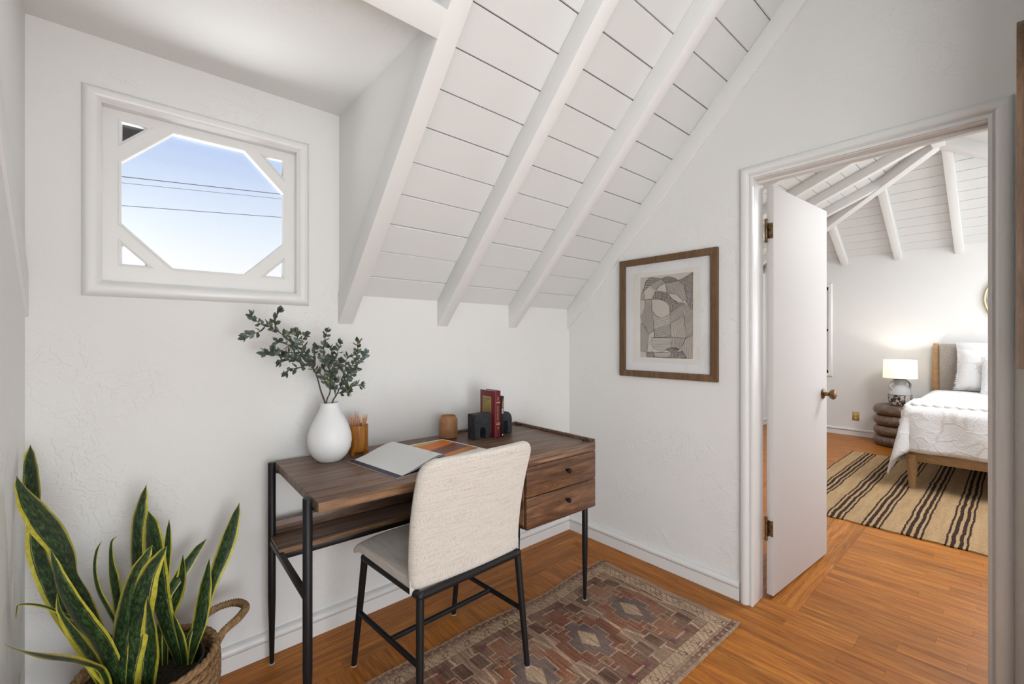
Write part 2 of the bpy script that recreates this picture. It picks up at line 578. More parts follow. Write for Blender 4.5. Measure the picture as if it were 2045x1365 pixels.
mb.box(cx_ - hx, cx_ + hx, .030, .062, sz0, cz_ - hz).box(cx_ - hx, cx_ + hx, .030, .062, cz_ + hz, sz1)
O = octo(0)
dv = bw * 1.414
diag = []
for sx, sz in ((-1, 1), (1, 1), (1, -1), (-1, -1)):
    X = cx_ + sx * hx; Z = cz_ + sz * hz
    p = [(X, Z - sz * cutz), (X - sx * cutx, Z), (X - sx * (cutx - dv), Z), (X, Z - sz * (cutz - dv))]
    mb.prism(p, 'y', .030, .062)
    diag.append([(X, Z), (X - sx * (cutx - dv), Z), (X, Z - sz * (cutz - dv))])
mb.build('sash', M['trim'], win)
bead = [(0, .0), (0, -.045), (-.005, -.045), (-.008, -.034), (-.008, -.0)]
mb = MB().mould([(o, d - .030) for o, d in [(0, .004), (.006, .003), (.008, -.006), (.008, -.02), (0, -.02)]], octo(0), pl_back, True)
mb.build('glazing_bead', M['trim'], win)
MB().prism(octo(-.002), 'y', .052, .055).build('pane', M['glass'], win)
for tri in diag:
    c_ = (sum(p[0] for p in tri) / 3, sum(p[1] for p in tri) / 3)
    tt = tri if (tri[1][0] - tri[0][0]) * (tri[2][1] - tri[0][1]) - (tri[1][1] - tri[0][1]) * (tri[2][0] - tri[0][0]) < 0 else tri[::-1]
    MB().mould([(0, -.027), (.007, -.031), (.010, -.045), (0, -.045)], tt, pl_back, True).build('triangle_bead', M['trim'], win)
    MB().prism(tt, 'y', .052, .055).build('pane', M['glass'], win)

# ---- door casing (the baseboard moulding turns up into it), jamb and stop
pl_right = lambda a, b, d: (-d, a, b)
cas = MB().mould([(-o, d) for o, d in [(0, -.01), (0, .008), (.004, .017), (.012, .025), (.022, .028), (.032, .026), (.040, .019), (.044, .012), (.046, .014), (.050, .018), (.060, .018), (.060, -.01)]],
                 [(-1.108, 0), (-1.108, 2.096), (-1.990, 2.096), (-1.990, 0)], pl_right)
tr1 = tag(cas.build('trim_1', M['trim'], smooth=True, angle=32), 'white moulded casing around the doorway', kind='structure')
mb = MB().box(-.006, .112, DY1, -1.1685, 0, 2.034).box(-.006, .112, -1.934, DY0, 0, 2.034).box(-.006, .112, DY0, DY1, 2.033, DZ)
mb.build('jamb', M['trim'], tr1, bevel=.002)
mb = MB().box(.040, .080, -1.934, -1.930, 0, 2.033).box(.040, .080, -1.934, -1.1685, 2.021, 2.033)
mb.build('door_stop', M['trim'], tr1, bevel=.002)
cas2 = MB().mould([(0, -.01), (0, .016), (-.08, .020), (-.08, -.01)], [(-1.055, 0), (-1.055, 2.13), (-2.03, 2.13), (-2.03, 0)], lambda a, b, d: (.11 + d * .8, a, b))
cas2.build('bedroom_casing', M['trim'], tr1)

# ---- door leaf standing open into the bedroom
DL = .724
door = thing('door_1', 'white painted door standing open into the bedroom', None, (.128, -1.1765, 0), math.radians(-3.7), kind='structure', local=True)
MB().box(.004, DL, -.033, .000, .012, 2.022).build('leaf', M['door_white'], door, bevel=.003)
t = NT('aged_brass'); t.set(Metallic=1.0, Roughness=.42)
t.col(t.ramp(t.noise(t.coord('Object'), 60, 4), [(.35, (.10, .065, .035, 1)), (.65, (.30, .20, .10, 1))])); M['brass_old'] = t.m
for z in (.339, 1.804):
    mb = MB().tube([(-.010, -.004, z - .045), (-.010, -.004, z + .045)], .0065, 12)
    for zz in (-.052, .052): mb.lathe([(0, -.008), (.006, -.006), (.008, 0), (.006, .006), (0, .008)], (-.010, -.004, z + zz), 12)
    h = mb.build('hinge', M['brass_old'], door, smooth=True)
    MB().box(.0015, .004, -.031, -.004, z - .038, z + .038).build('hinge_plate', M['brass_old'], h)
    MB().box(-.012, .004, -.007, -.003, z - .038, z + .038).build('hinge_plate', M['brass_old'], h)
t = NT('antique_bronze'); t.set(Metallic=1.0, Roughness=.35)
t.col(t.ramp(t.noise(t.coord('Object'), 40, 3), [(.3, (.12, .07, .035, 1)), (.7, (.33, .20, .10, 1))])); M['bronze'] = t.m
for s_ in (-1, 1):
    y0 = -.033 if s_ < 0 else 0.0
    prof = [(.0, 0), (.028, 0), (.030, .004), (.024, .008), (.012, .010), (.010, .030), (.016, .034), (.025, .040), (.029, .050), (.026, .060), (.015, .065), (0, .066)]
    mb = MB()
    n = 24
    vs_ = [(DL - .065 + r * math.cos(2 * math.pi * q / n), y0 + s_ * z, .955 + r * math.sin(2 * math.pi * q / n)) for r, z in prof for q in range(n)]
    fs = [(i * n + q, i * n + (q + 1) % n, (i + 1) * n + (q + 1) % n, (i + 1) * n + q) for i in range(len(prof) - 1) for q in range(n)]
    mb.add(vs_, fs).build('knob', M['bronze'], door, smooth=True)

# ---- bedroom shell
BY0, BY1, BX1 = -3.514, .514, 5.0
w = MB().box(5.0, 5.12, -3.6, -.285, -.05, 3.3).box(5.0, 5.12, .335, .7, -.05, 3.3).box(5.0, 5.12, -.285, .335, -.05, .80).box(5.0, 5.12, -.285, .335, 1.99, 3.3)
tag(w.build('wall_far', M['wall_bed']), 'white far wall of the bedroom behind the bed', kind='structure')
w = MB().box(.11, 5.1, BY1, BY1 + .1, -.05, 3.3)
tag(w.build('wall_bedroom_left', M['wall_bed']), 'white left wall of the bedroom behind the open door', kind='structure')
w = MB().box(.11, .8, BY0 - .1, BY0, -.05, 3.3).box(4.4, 5.1, BY0 - .1, BY0, -.05, 3.3).box(.8, 4.4, BY0 - .1, BY0, -.05, .8).box(.8, 4.4, BY0 - .1, BY0, 2.35, 3.3)
tag(w.build('wall_bedroom_right', M['wall_bed']), 'white bedroom wall with a wide window out of view', kind='structure')
w2 = thing('window_2', 'narrow white-trimmed window on the far bedroom wall', None, (5, .02, 1.4), kind='structure')
MB().mould([(0, -.03), (0, .014), (.012, .022), (.034, .022), (.046, .012), (.048, 0), (.048, -.03)], [(-.283, .808), (.333, .808), (.333, 1.985), (-.283, 1.985)], lambda a, b, d: (5.0 - d, a, b), True).build('frame', M['trim'], w2, smooth=True, angle=35)
mb = MB()
for y0, y1, z0, z1 in ((-.285, -.24, .8, 1.99), (.29, .335, .8, 1.99), (-.285, .335, .8, .845), (-.285, .335, 1.945, 1.99), (-.285, .335, 1.38, 1.41)): mb.box(5.035, 5.065, y0, y1, z0, z1)
mb.build('sash', M['trim'], w2)
MB().box(5.048, 5.052, -.24, .29, .845, 1.38).build('pane', M['glass'], w2)
MB().box(5.048, 5.052, -.24, .29, 1.41, 1.945).build('pane', M['glass'], w2)
baseboard('baseboard_far', 'white baseboard with round cap on the far bedroom wall', lambda a, d, z: (5.0 - d, a, z), BY0, BY1)
baseboard('baseboard_bedroom_left', 'white baseboard on the left bedroom wall', lambda a, d, z: (a, BY1 - d, z), .11, 5.0)

# hipped board ceiling of the bedroom
hc = thing('ceiling', 'white hipped board ceiling of the bedroom with exposed rafters', None, (0, 0, 0), kind='structure')
HK = .708
def hipx(y): return 4.636 + HK * y                      # plan line of the hip on the left
def fz(x): return 2.255 + .6 * (5.0 - x)                # rafter undersides, far plane
def lz(y): return 2.255 + .425 * (.514 - y)             # left plane
DF, DLV = .105, .100
def slab(pts, th, mat, name):
    n = len(pts)
    mb = MB().add(list(pts) + [(p[0], p[1], p[2] + th) for p in pts], [tuple(range(n)), tuple(range(2 * n - 1, n - 1, -1))] + [(i, (i + 1) % n, n + (i + 1) % n, n + i) for i in range(n)])
    return mb.build(name, mat, hc)
x = 5.0
while x > 3.58:
    x1 = max(3.575, x - .122)
    g = .0025
    ya, yb_ = (x - g - 4.636) / HK, (x1 + g - 4.636) / HK
    slab([(x - g, ya, fz(x - g) + DF), (x1 + g, yb_, fz(x1 + g) + DF), (x1 + g, -3 - yb_, fz(x1 + g) + DF), (x - g, -3 - ya, fz(x - g) + DF)], .018, M['board_white'], 'ceiling_board')
    x = x1
y = .514
while y > -1.49:
    y1 = max(-1.5, y - .122)
    g = .0025
    slab([(.11, y - g, lz(y - g) + DLV), (hipx(y - g), y - g, lz(y - g) + DLV), (hipx(y1 + g), y1 + g, lz(y1 + g) + DLV), (.11, y1 + g, lz(y1 + g) + DLV)], .018, M['board_white'], 'ceiling_board')
    y = y1
A_ = lz(.514) + DLV; T_ = lz(-1.5) + DLV
slab([(.11, -3.514, A_), (5.0, -3.514, A_), (3.574, -1.5, T_), (.11, -1.5, T_)], .02, M['board_white'], 'right_slope')
mb = MB()
mb.add([(.0, .7, A_ - .04), (5.2, .7, A_ - .04), (3.574, -1.5, T_ + .06), (.0, -1.5, T_ + .06)], [(0, 1, 2, 3)])
mb.add([(5.2, .7, A_ - .04), (5.2, -3.7, A_ - .04), (3.574, -1.5, T_ + .06)], [(0, 1, 2)])
mb.add([(.0, -3.7, A_ - .04), (5.2, -3.7, A_ - .04), (3.574, -1.5, T_ + .06), (.0, -1.5, T_ + .06)], [(0, 1, 2, 3)])
mb.build('roof_deck', M['gap'], hc)
for yc in (-.464, -1.01, -1.547, -2.09, -2.63):
    yy = yc if yc > -1.5 else -3 - yc
    xt = hipx(yy)
    MB().prism([(5.02, fz(5.02)), (xt, fz(xt)), (xt, fz(xt) + DF), (5.02, fz(5.02) + DF)], 'y', yc - .037, yc + .037).build('rafter', M['rafter_white'], hc, bevel=.003)
for xc in (.66, 1.2, 1.73, 2.265, 2.83, 3.36, 3.9, 4.45):
    ye = -1.5 if xc < 3.57 else (xc - 4.636) / HK
    MB().prism([(.53, lz(.53)), (ye, lz(ye)), (ye, lz(ye) + DLV), (.53, lz(.53) + DLV)], 'x', xc - .037, xc + .037).build('rafter', M['rafter_white'], hc, bevel=.003)
def beam(a, b, wd, dp, name):
    a, b = Vector(a), Vector(b); d = (b - a); s = Vector((d.y, -d.x, 0)).normalized() * wd / 2; u_ = Vector((0, 0, dp))
    mb = MB().add([a - s, a + s, a + s + u_, a - s + u_, b - s, b + s, b + s + u_, b - s + u_], [(0, 1, 2, 3), (7, 6, 5, 4), (0, 4, 5, 1), (1, 5, 6, 2), (2, 6, 7, 3), (3, 7, 4, 0)])
    return mb.build(name, M['rafter_white'], hc, bevel=.003)
beam((5.0, .514, 2.235), (3.574, -1.5, lz(-1.5) - .02), .085, .12, 'hip_rafter')
beam((5.0, -3.514, 2.235), (3.574, -1.5, lz(-1.5) - .02), .085, .12, 'hip_rafter')
beam((3.60, -1.5, lz(-1.5) - .02), (.11, -1.5, lz(-1.5) - .02), .09, .14, 'ridge_beam')
SNAKE_LEAVES = [
    [(-2.307,-0.25,0.27,0.0269),(-2.35,-0.233,0.397,0.0425),(-2.392,-0.217,0.507,0.0524),(-2.419,-0.2,0.594,0.0585),(-2.441,-0.183,0.678,0.0548),(-2.451,-0.167,0.765,0.0367),(-2.455,-0.15,0.834,0.0528),(-2.462,-0.133,0.89,0.0574),(-2.465,-0.117,0.93,0.0375),(-2.468,-0.1,0.962,0.0011)],
    [(-2.286,-0.27,0.272,0.0268),(-2.306,-0.278,0.373,0.045),(-2.325,-0.286,0.465,0.0678),(-2.347,-0.293,0.555,0.0641),(-2.368,-0.301,0.632,0.0379),(-2.382,-0.309,0.7,0.0698),(-2.408,-0.317,0.774,0.0904),(-2.435,-0.324,0.837,0.0719),(-2.457,-0.332,0.891,0.0329),(-2.466,-0.34,0.926,0.0009)],
    [(-2.278,-0.3,0.285,0.0477),(-2.298,-0.307,0.359,0.0574),(-2.32,-0.313,0.43,0.0591),(-2.353,-0.32,0.503,0.0629),(-2.383,-0.327,0.593,0.0492),(-2.399,-0.333,0.67,0.0267),(-2.407,-0.34,0.726,0.001)],
    [(-2.294,-0.32,0.304,0.0311),(-2.312,-0.328,0.357,0.0384),(-2.331,-0.336,0.416,0.0428),(-2.355,-0.344,0.476,0.0396),(-2.387,-0.352,0.557,0.0155),(-2.393,-0.36,0.613,0.001)],
    [(-2.305,-0.34,0.35,0.0306),(-2.336,-0.37,0.406,0.0516),(-2.366,-0.4,0.447,0.0688),(-2.4,-0.43,0.488,0.0752),(-2.428,-0.46,0.527,0.0614),(-2.448,-0.49,0.561,0.0318),(-2.462,-0.52,0.594,0.0008)],
    [(-2.291,-0.26,0.384,0.0162),(-2.348,-0.27,0.472,0.0156),(-2.402,-0.28,0.537,0.0141),(-2.429,-0.29,0.565,0.0118),(-2.451,-0.3,0.582,0.0096),(-2.466,-0.31,0.589,0.0066),(-2.468,-0.32,0.58,0.0047),(-2.469,-0.33,0.562,0.0009)],
    [(-2.254,-0.22,0.245,0.0146),(-2.266,-0.209,0.318,0.0168),(-2.281,-0.197,0.403,0.0202),(-2.3,-0.186,0.456,0.0224),(-2.321,-0.174,0.515,0.019),(-2.33,-0.163,0.575,0.0134),(-2.326,-0.151,0.625,0.0101),(-2.314,-0.14,0.649,0.0011)],
    [(-2.254,-0.21,0.24,0.0192),(-2.266,-0.197,0.357,0.0237),(-2.275,-0.184,0.423,0.0283),(-2.28,-0.171,0.476,0.033),(-2.287,-0.159,0.53,0.032),(-2.293,-0.146,0.59,0.0161),(-2.292,-0.133,0.637,0.0081),(-2.28,-0.12,0.647,0.0012)],
    [(-2.206,-0.22,0.221,0.0287),(-2.214,-0.21,0.352,0.038),(-2.227,-0.2,0.468,0.0414),(-2.234,-0.19,0.558,0.045),(-2.235,-0.18,0.636,0.0463),(-2.229,-0.17,0.707,0.0496),(-2.218,-0.16,0.765,0.0295),(-2.208,-0.15,0.802,0.0012)],
    [(-2.122,-0.24,0.197,0.0237),(-2.138,-0.237,0.268,0.0382),(-2.161,-0.234,0.353,0.0553),(-2.18,-0.231,0.446,0.0682),(-2.191,-0.229,0.535,0.076),(-2.197,-0.226,0.629,0.0679),(-2.201,-0.223,0.698,0.046),(-2.205,-0.22,0.737,0.0011)],
    [(-2.169,-0.2,0.191,0.0177),(-2.168,-0.187,0.32,0.0202),(-2.165,-0.173,0.432,0.0216),(-2.159,-0.16,0.509,0.0243),(-2.155,-0.147,0.576,0.0257),(-2.151,-0.133,0.632,0.016),(-2.148,-0.12,0.665,0.0012)],
    [(-2.274,-0.31,0.289,0.0475),(-2.276,-0.313,0.378,0.0658),(-2.268,-0.317,0.456,0.0728),(-2.254,-0.32,0.531,0.0663),(-2.236,-0.323,0.595,0.0507),(-2.214,-0.327,0.642,0.0242),(-2.2,-0.33,0.669,0.0011)],
    [(-2.256,-0.32,0.285,0.045),(-2.25,-0.328,0.385,0.074),(-2.242,-0.337,0.465,0.0871),(-2.228,-0.345,0.542,0.0794),(-2.208,-0.353,0.602,0.0532),(-2.184,-0.362,0.645,0.0268),(-2.168,-0.37,0.67,0.0011)],
    [(-2.178,-0.21,0.202,0.0176),(-2.178,-0.198,0.33,0.02),(-2.168,-0.187,0.415,0.0214),(-2.143,-0.175,0.461,0.0291),(-2.108,-0.163,0.508,0.0372),(-2.074,-0.152,0.552,0.0266),(-2.046,-0.14,0.577,0.0013)],
    [(-2.165,-0.21,0.195,0.02),(-2.162,-0.202,0.325,0.0261),(-2.149,-0.193,0.381,0.0347),(-2.132,-0.185,0.425,0.0436),(-2.119,-0.177,0.471,0.0379),(-2.115,-0.168,0.516,0.0222),(-2.114,-0.16,0.551,0.0012)],
    [(-2.108,-0.22,0.172,0.018),(-2.088,-0.211,0.236,0.022),(-2.066,-0.203,0.315,0.0223),(-2.047,-0.194,0.396,0.0263),(-2.031,-0.185,0.456,0.0418),(-2.008,-0.176,0.515,0.0566),(-1.985,-0.167,0.576,0.0548),(-1.964,-0.159,0.639,0.033),(-1.949,-0.15,0.681,0.0013)],
    [(-2.116,-0.25,0.193,0.013),(-2.111,-0.251,0.221,0.0177),(-2.094,-0.253,0.291,0.0309),(-2.082,-0.254,0.346,0.0455),(-2.073,-0.256,0.403,0.048),(-2.065,-0.257,0.461,0.0397),(-2.057,-0.259,0.519,0.0181),(-2.053,-0.26,0.554,0.0012)],
    [(-2.21,-0.33,0.267,0.0512),(-2.204,-0.343,0.36,0.0617),(-2.204,-0.355,0.431,0.0469),(-2.209,-0.367,0.502,0.0211),(-2.213,-0.38,0.546,0.001)],
    [(-2.118,-0.25,0.2,0.02),(-2.121,-0.252,0.268,0.027),(-2.129,-0.255,0.326,0.0269),(-2.14,-0.258,0.378,0.0163),(-2.147,-0.26,0.414,0.0012)],
    [(-2.116,-0.25,0.199,0.0153),(-2.113,-0.247,0.279,0.0178),(-2.103,-0.243,0.32,0.0131),(-2.089,-0.24,0.344,0.0012)],
    [(-2.241,-0.24,0.25,0.0168),(-2.254,-0.23,0.307,0.019),(-2.275,-0.22,0.356,0.0189),(-2.3,-0.21,0.39,0.0144),(-2.314,-0.2,0.405,0.0011)],
]
BRANCHES = [
    [[(-1.67,-0.2,1.0),(-1.681,-0.2,1.064),(-1.693,-0.2,1.112),(-1.708,-0.2,1.154),(-1.732,-0.2,1.189),(-1.77,-0.2,1.233),(-1.809,-0.2,1.278),(-1.852,-0.2,1.311),(-1.892,-0.2,1.325),(-1.92,-0.2,1.353)],[(-1.711,-0.2,1.157),(-1.738,-0.19,1.176),(-1.781,-0.18,1.202),(-1.832,-0.17,1.216),(-1.873,-0.16,1.222)],[(-1.732,-0.2,1.17),(-1.768,-0.213,1.163),(-1.799,-0.227,1.159),(-1.819,-0.24,1.149)],[(-1.723,-0.2,1.185),(-1.739,-0.183,1.226),(-1.74,-0.167,1.263),(-1.723,-0.15,1.285)],[(-1.842,-0.2,1.305),(-1.85,-0.225,1.334),(-1.846,-0.25,1.368)],[(-1.887,-0.2,1.301),(-1.909,-0.185,1.29),(-1.935,-0.17,1.277)],[(-1.809,-0.2,1.278),(-1.784,-0.17,1.294),(-1.753,-0.14,1.299)],[(-1.787,-0.2,1.245),(-1.822,-0.23,1.255),(-1.851,-0.26,1.264)],[(-1.764,-0.2,1.19),(-1.803,-0.22,1.192),(-1.843,-0.24,1.191)],[(-1.77,-0.2,1.233),(-1.76,-0.185,1.263),(-1.764,-0.17,1.294)],[(-1.77,-0.2,1.22),(-1.817,-0.23,1.222),(-1.861,-0.26,1.235)],[(-1.708,-0.2,1.154),(-1.713,-0.215,1.201),(-1.712,-0.23,1.242)]],
    [[(-1.651,-0.18,0.995),(-1.639,-0.177,1.058),(-1.638,-0.173,1.117),(-1.643,-0.17,1.165),(-1.658,-0.167,1.205),(-1.657,-0.163,1.256),(-1.646,-0.16,1.299)],[(-1.64,-0.17,1.149),(-1.659,-0.15,1.191),(-1.677,-0.13,1.227)],[(-1.64,-0.17,1.149),(-1.623,-0.195,1.201),(-1.612,-0.22,1.253)],[(-1.637,-0.17,1.067),(-1.658,-0.185,1.102),(-1.686,-0.2,1.142)],[(-1.643,-0.17,1.165),(-1.633,-0.195,1.205),(-1.654,-0.22,1.241)],[(-1.64,-0.17,1.133),(-1.612,-0.155,1.157),(-1.587,-0.14,1.175)],[(-1.637,-0.17,1.1),(-1.663,-0.19,1.135),(-1.672,-0.21,1.162)]],
    [[(-1.629,-0.18,0.993),(-1.616,-0.183,1.044),(-1.598,-0.187,1.082),(-1.573,-0.19,1.13),(-1.554,-0.193,1.166),(-1.535,-0.197,1.209),(-1.536,-0.2,1.259)],[(-1.608,-0.18,1.05),(-1.58,-0.2,1.069),(-1.561,-0.22,1.079),(-1.539,-0.24,1.083)],[(-1.608,-0.18,1.05),(-1.58,-0.21,1.063),(-1.585,-0.24,1.057)],[(-1.595,-0.18,1.085),(-1.606,-0.155,1.114),(-1.607,-0.13,1.132)],[(-1.553,-0.19,1.166),(-1.507,-0.17,1.187),(-1.481,-0.15,1.209)],[(-1.573,-0.19,1.13),(-1.592,-0.215,1.172),(-1.589,-0.24,1.202)],[(-1.573,-0.19,1.13),(-1.55,-0.175,1.145),(-1.524,-0.16,1.147)],[(-1.618,-0.18,1.041),(-1.631,-0.2,1.076),(-1.632,-0.22,1.11)],[(-1.586,-0.19,1.105),(-1.598,-0.205,1.139),(-1.616,-0.22,1.157)],[(-1.586,-0.19,1.105),(-1.556,-0.165,1.101),(-1.533,-0.14,1.126)]],
]
ART = [
    ('s',0,[(-0.582,1.579),(-0.59,1.6),(-0.609,1.617),(-0.632,1.621),(-0.659,1.613),(-0.687,1.607),(-0.65,1.592),(-0.618,1.576),(-0.609,1.569),(-0.578,1.548)]),
    ('h',35,[(-0.618,1.574),(-0.65,1.592),(-0.687,1.607),(-0.713,1.58),(-0.682,1.57),(-0.655,1.546)]),
    ('d',10,[(-0.689,1.606),(-0.709,1.614),(-0.735,1.614),(-0.765,1.604),(-0.791,1.588),(-0.752,1.582),(-0.713,1.58)]),
    ('s',80,[(-0.791,1.588),(-0.82,1.597),(-0.848,1.611),(-0.871,1.623),(-0.87,1.426),(-0.848,1.448),(-0.83,1.475),(-0.836,1.505),(-0.82,1.562)]),
    ('h',110,[(-0.713,1.577),(-0.752,1.581),(-0.791,1.586),(-0.82,1.558),(-0.834,1.506),(-0.82,1.471),(-0.791,1.501),(-0.77,1.516),(-0.726,1.526)]),
    ('s',95,[(-0.653,1.54),(-0.695,1.534),(-0.726,1.524),(-0.752,1.492),(-0.787,1.47),(-0.818,1.462),(-0.77,1.435),(-0.742,1.416),(-0.737,1.457),(-0.718,1.478),(-0.682,1.492),(-0.632,1.498)]),
    ('h',60,[(-0.557,1.497),(-0.561,1.526),(-0.575,1.563),(-0.58,1.533),(-0.587,1.497)]),
    ('h',-42,[(-0.587,1.497),(-0.627,1.496),(-0.63,1.438),(-0.646,1.317),(-0.613,1.301),(-0.571,1.36),(-0.557,1.397),(-0.575,1.424),(-0.585,1.457)]),
    ('h',50,[(-0.557,1.363),(-0.573,1.36),(-0.59,1.322),(-0.611,1.293),(-0.597,1.194),(-0.557,1.202)]),
    ('h',35,[(-0.742,1.416),(-0.818,1.46),(-0.822,1.397),(-0.746,1.36)]),
    ('l',94,[(-0.746,1.358),(-0.822,1.393),(-0.834,1.277),(-0.744,1.282)]),
    ('h',30,[(-0.82,1.467),(-0.87,1.422),(-0.871,1.293),(-0.834,1.277),(-0.826,1.35),(-0.824,1.397),(-0.832,1.412),(-0.822,1.444)]),
    ('l',5,[(-0.63,1.434),(-0.655,1.404),(-0.682,1.39),(-0.709,1.393),(-0.739,1.412),(-0.746,1.282),(-0.646,1.28),(-0.636,1.396)]),
    ('l',93,[(-0.648,1.325),(-0.744,1.352),(-0.746,1.282),(-0.646,1.278)]),
    ('l',-1,[(-0.623,1.267),(-0.636,1.28),(-0.746,1.28),(-0.748,1.223),(-0.695,1.2),(-0.641,1.218)]),
    ('h',95,[(-0.746,1.28),(-0.832,1.275),(-0.812,1.236),(-0.791,1.212),(-0.748,1.223)]),
    ('l',88,[(-0.832,1.277),(-0.871,1.289),(-0.867,1.168),(-0.84,1.167),(-0.803,1.212)]),
    ('d',20,[(-0.713,1.215),(-0.748,1.225),(-0.778,1.224),(-0.797,1.214),(-0.782,1.202),(-0.748,1.197)]),
    ('s',15,[(-0.597,1.194),(-0.641,1.197),(-0.65,1.17),(-0.735,1.169),(-0.748,1.195),(-0.787,1.2),(-0.812,1.209),(-0.84,1.167),(-0.726,1.167),(-0.597,1.168)]),
    ('l',2,[(-0.641,1.197),(-0.739,1.197),(-0.735,1.171),(-0.65,1.172)]),
    ('o',0,[(-0.578,1.54),(-0.609,1.569),(-0.648,1.542),(-0.632,1.498),(-0.587,1.497)]),
    ('o',0,[(-0.657,1.544),(-0.682,1.57),(-0.713,1.577),(-0.722,1.526)]),
    ('o',0,[(-0.729,1.522),(-0.77,1.516),(-0.803,1.492),(-0.814,1.472),(-0.807,1.462),(-0.77,1.477),(-0.744,1.496)]),
    ('o',0,[(-0.63,1.496),(-0.678,1.493),(-0.718,1.474),(-0.737,1.449),(-0.739,1.412),(-0.709,1.393),(-0.682,1.39),(-0.65,1.404),(-0.631,1.434)]),
    ('o',0,[(-0.557,1.495),(-0.584,1.495),(-0.585,1.457),(-0.573,1.42),(-0.557,1.399)]),
    ('o',0,[(-0.573,1.36),(-0.59,1.343),(-0.609,1.301),(-0.597,1.314)]),
    ('o',0,[(-0.616,1.255),(-0.632,1.226),(-0.636,1.199),(-0.599,1.196),(-0.604,1.226)]),
    ('o',0,[(-0.613,1.301),(-0.632,1.315),(-0.648,1.317),(-0.648,1.282),(-0.632,1.276)]),
]

# ================================================================== STUDY FURNITURE
# ---- desk (own coordinates: x along its length, -y towards the room)
DKL, DKD, DKH = 1.266, .502, .780
desk = thing('desk', 'walnut writing desk with two drawers and black metal legs', 'desk', (-1.826, -.072, 0), -.032, local=True)
FT = -(DKD + .047)
SEAM = .855
MB().box(.018, SEAM, FT, .047, DKH - .030, DKH).build('tabletop', M['walnut'], desk, bevel=.0012)
MB().box(.018, SEAM, FT - .0016, FT - .0002, DKH - .0295, DKH - .0008).build('edge_band', M['walnut_edge'], desk)
MB().box(SEAM + .0012, DKL + .018, FT, .047, DKH - .040, DKH - .001).build('tray_top', M['walnut'], desk, bevel=.0012)
mb = MB().box(SEAM + .002, DKL + .018, .035, .047, DKH - .001, DKH + .012).box(DKL + .006, DKL + .018, FT + .001, .035, DKH - .001, DKH + .012)
mb.build('tray_lip', M['walnut'], desk, bevel=.001)
for x, y, top in ((0, 0, .787), (0, -DKD, .787), (DKL - .004, -DKD, .787), (DKL - .004, 0, .787)):
    foot = .0085 if (x > .5 and y < -.1) else .0
    prof = [(.0075, foot + .004), (.0078, foot + .006), (.0140, foot + .26), (.0140, top - .0015), (.0128, top), (0, top)]
    lg = MB().lathe([(0, foot + .004)] + prof, (x, y, 0), 20).build('leg', M['black_metal'], desk, smooth=True)
    MB().lathe([(0, foot), (.011, foot), (.011, foot + .004), (0, foot + .004)], (x, y, 0), 16).build('foot_pad', M['felt'], lg)
    if x < .5:
        mb = MB().box(x + .010, x + .050, y - .010 + .0, y + .010, DKH - .036, DKH - .030).lathe([(0, -.005), (.006, -.005), (.006, 0), (0, 0)], (x + .030, y, DKH - .036), 10)
        mb.build('bracket', M['black_metal'], lg)
# side and front bars
MB().box(-.009, .009, -DKD + .010, -.010, .470, .492).build('crossbar', M['black_metal'], desk, bevel=.002)
MB().box(.009, SEAM, -.150, -.132, .462, .484).build('shelf_bar', M['black_metal'], desk, bevel=.002)
MB().box(-.006, SEAM, -.152, .018, .484, .502).build('shelf', M['walnut'], desk, bevel=.0012)
MB().box(-.004, SEAM, -.1535, -.152, .4845, .5015).build('shelf_edge', M['walnut_edge'], desk)
MB().box(-.006, SEAM, .006, .020, .502, .552).build('shelf_back', M['walnut'], desk, bevel=.0012)
# drawer unit
DX0, DX1 = .842, DKL + .018
mb = MB().box(DX0, DX0 + .016, FT + .018, .040, .471, DKH - .04).box(DX1 - .034, DX1 - .020, FT + .018, .040, .471, DKH - .04).box(DX0, DX1 - .02, FT + .018, .040, .471, .486).box(DX0, DX1 - .02, .028, .040, .471, DKH - .04)
mb.build('drawer_case', M['walnut_front'], desk, bevel=.001)
MB().box(DX0 + .004, DX1, FT, FT + .018, .7365, DKH - .041).build('fascia', M['walnut_front'], desk, bevel=.001)
for z0, z1 in ((.471, .6025), (.6065, .7335)):
    d = MB().box(DX0 + .004, DX1, FT, FT + .018, z0, z1).build('drawer', M['walnut_front'], desk, bevel=.0012)
    n = 20; prof = [(.0, 0), (.0055, 0), (.0055, .012), (.010, .014), (.0115, .020), (.0105, .024), (0, .025)]
    cx, cz = (DX0 + DX1) / 2 + .02, (z0 + z1) / 2 + .012
    vs_ = [(cx + r * math.cos(2 * math.pi * q / n), FT - z, cz + r * math.sin(2 * math.pi * q / n)) for r, z in prof for q in range(n)]
    MB().add(vs_, [(i * n + q, i * n + (q + 1) % n, (i + 1) * n + (q + 1) % n, (i + 1) * n + q) for i in range(len(prof) - 1) for q in range(n)]).build('knob', M['black_metal'], d, smooth=True)

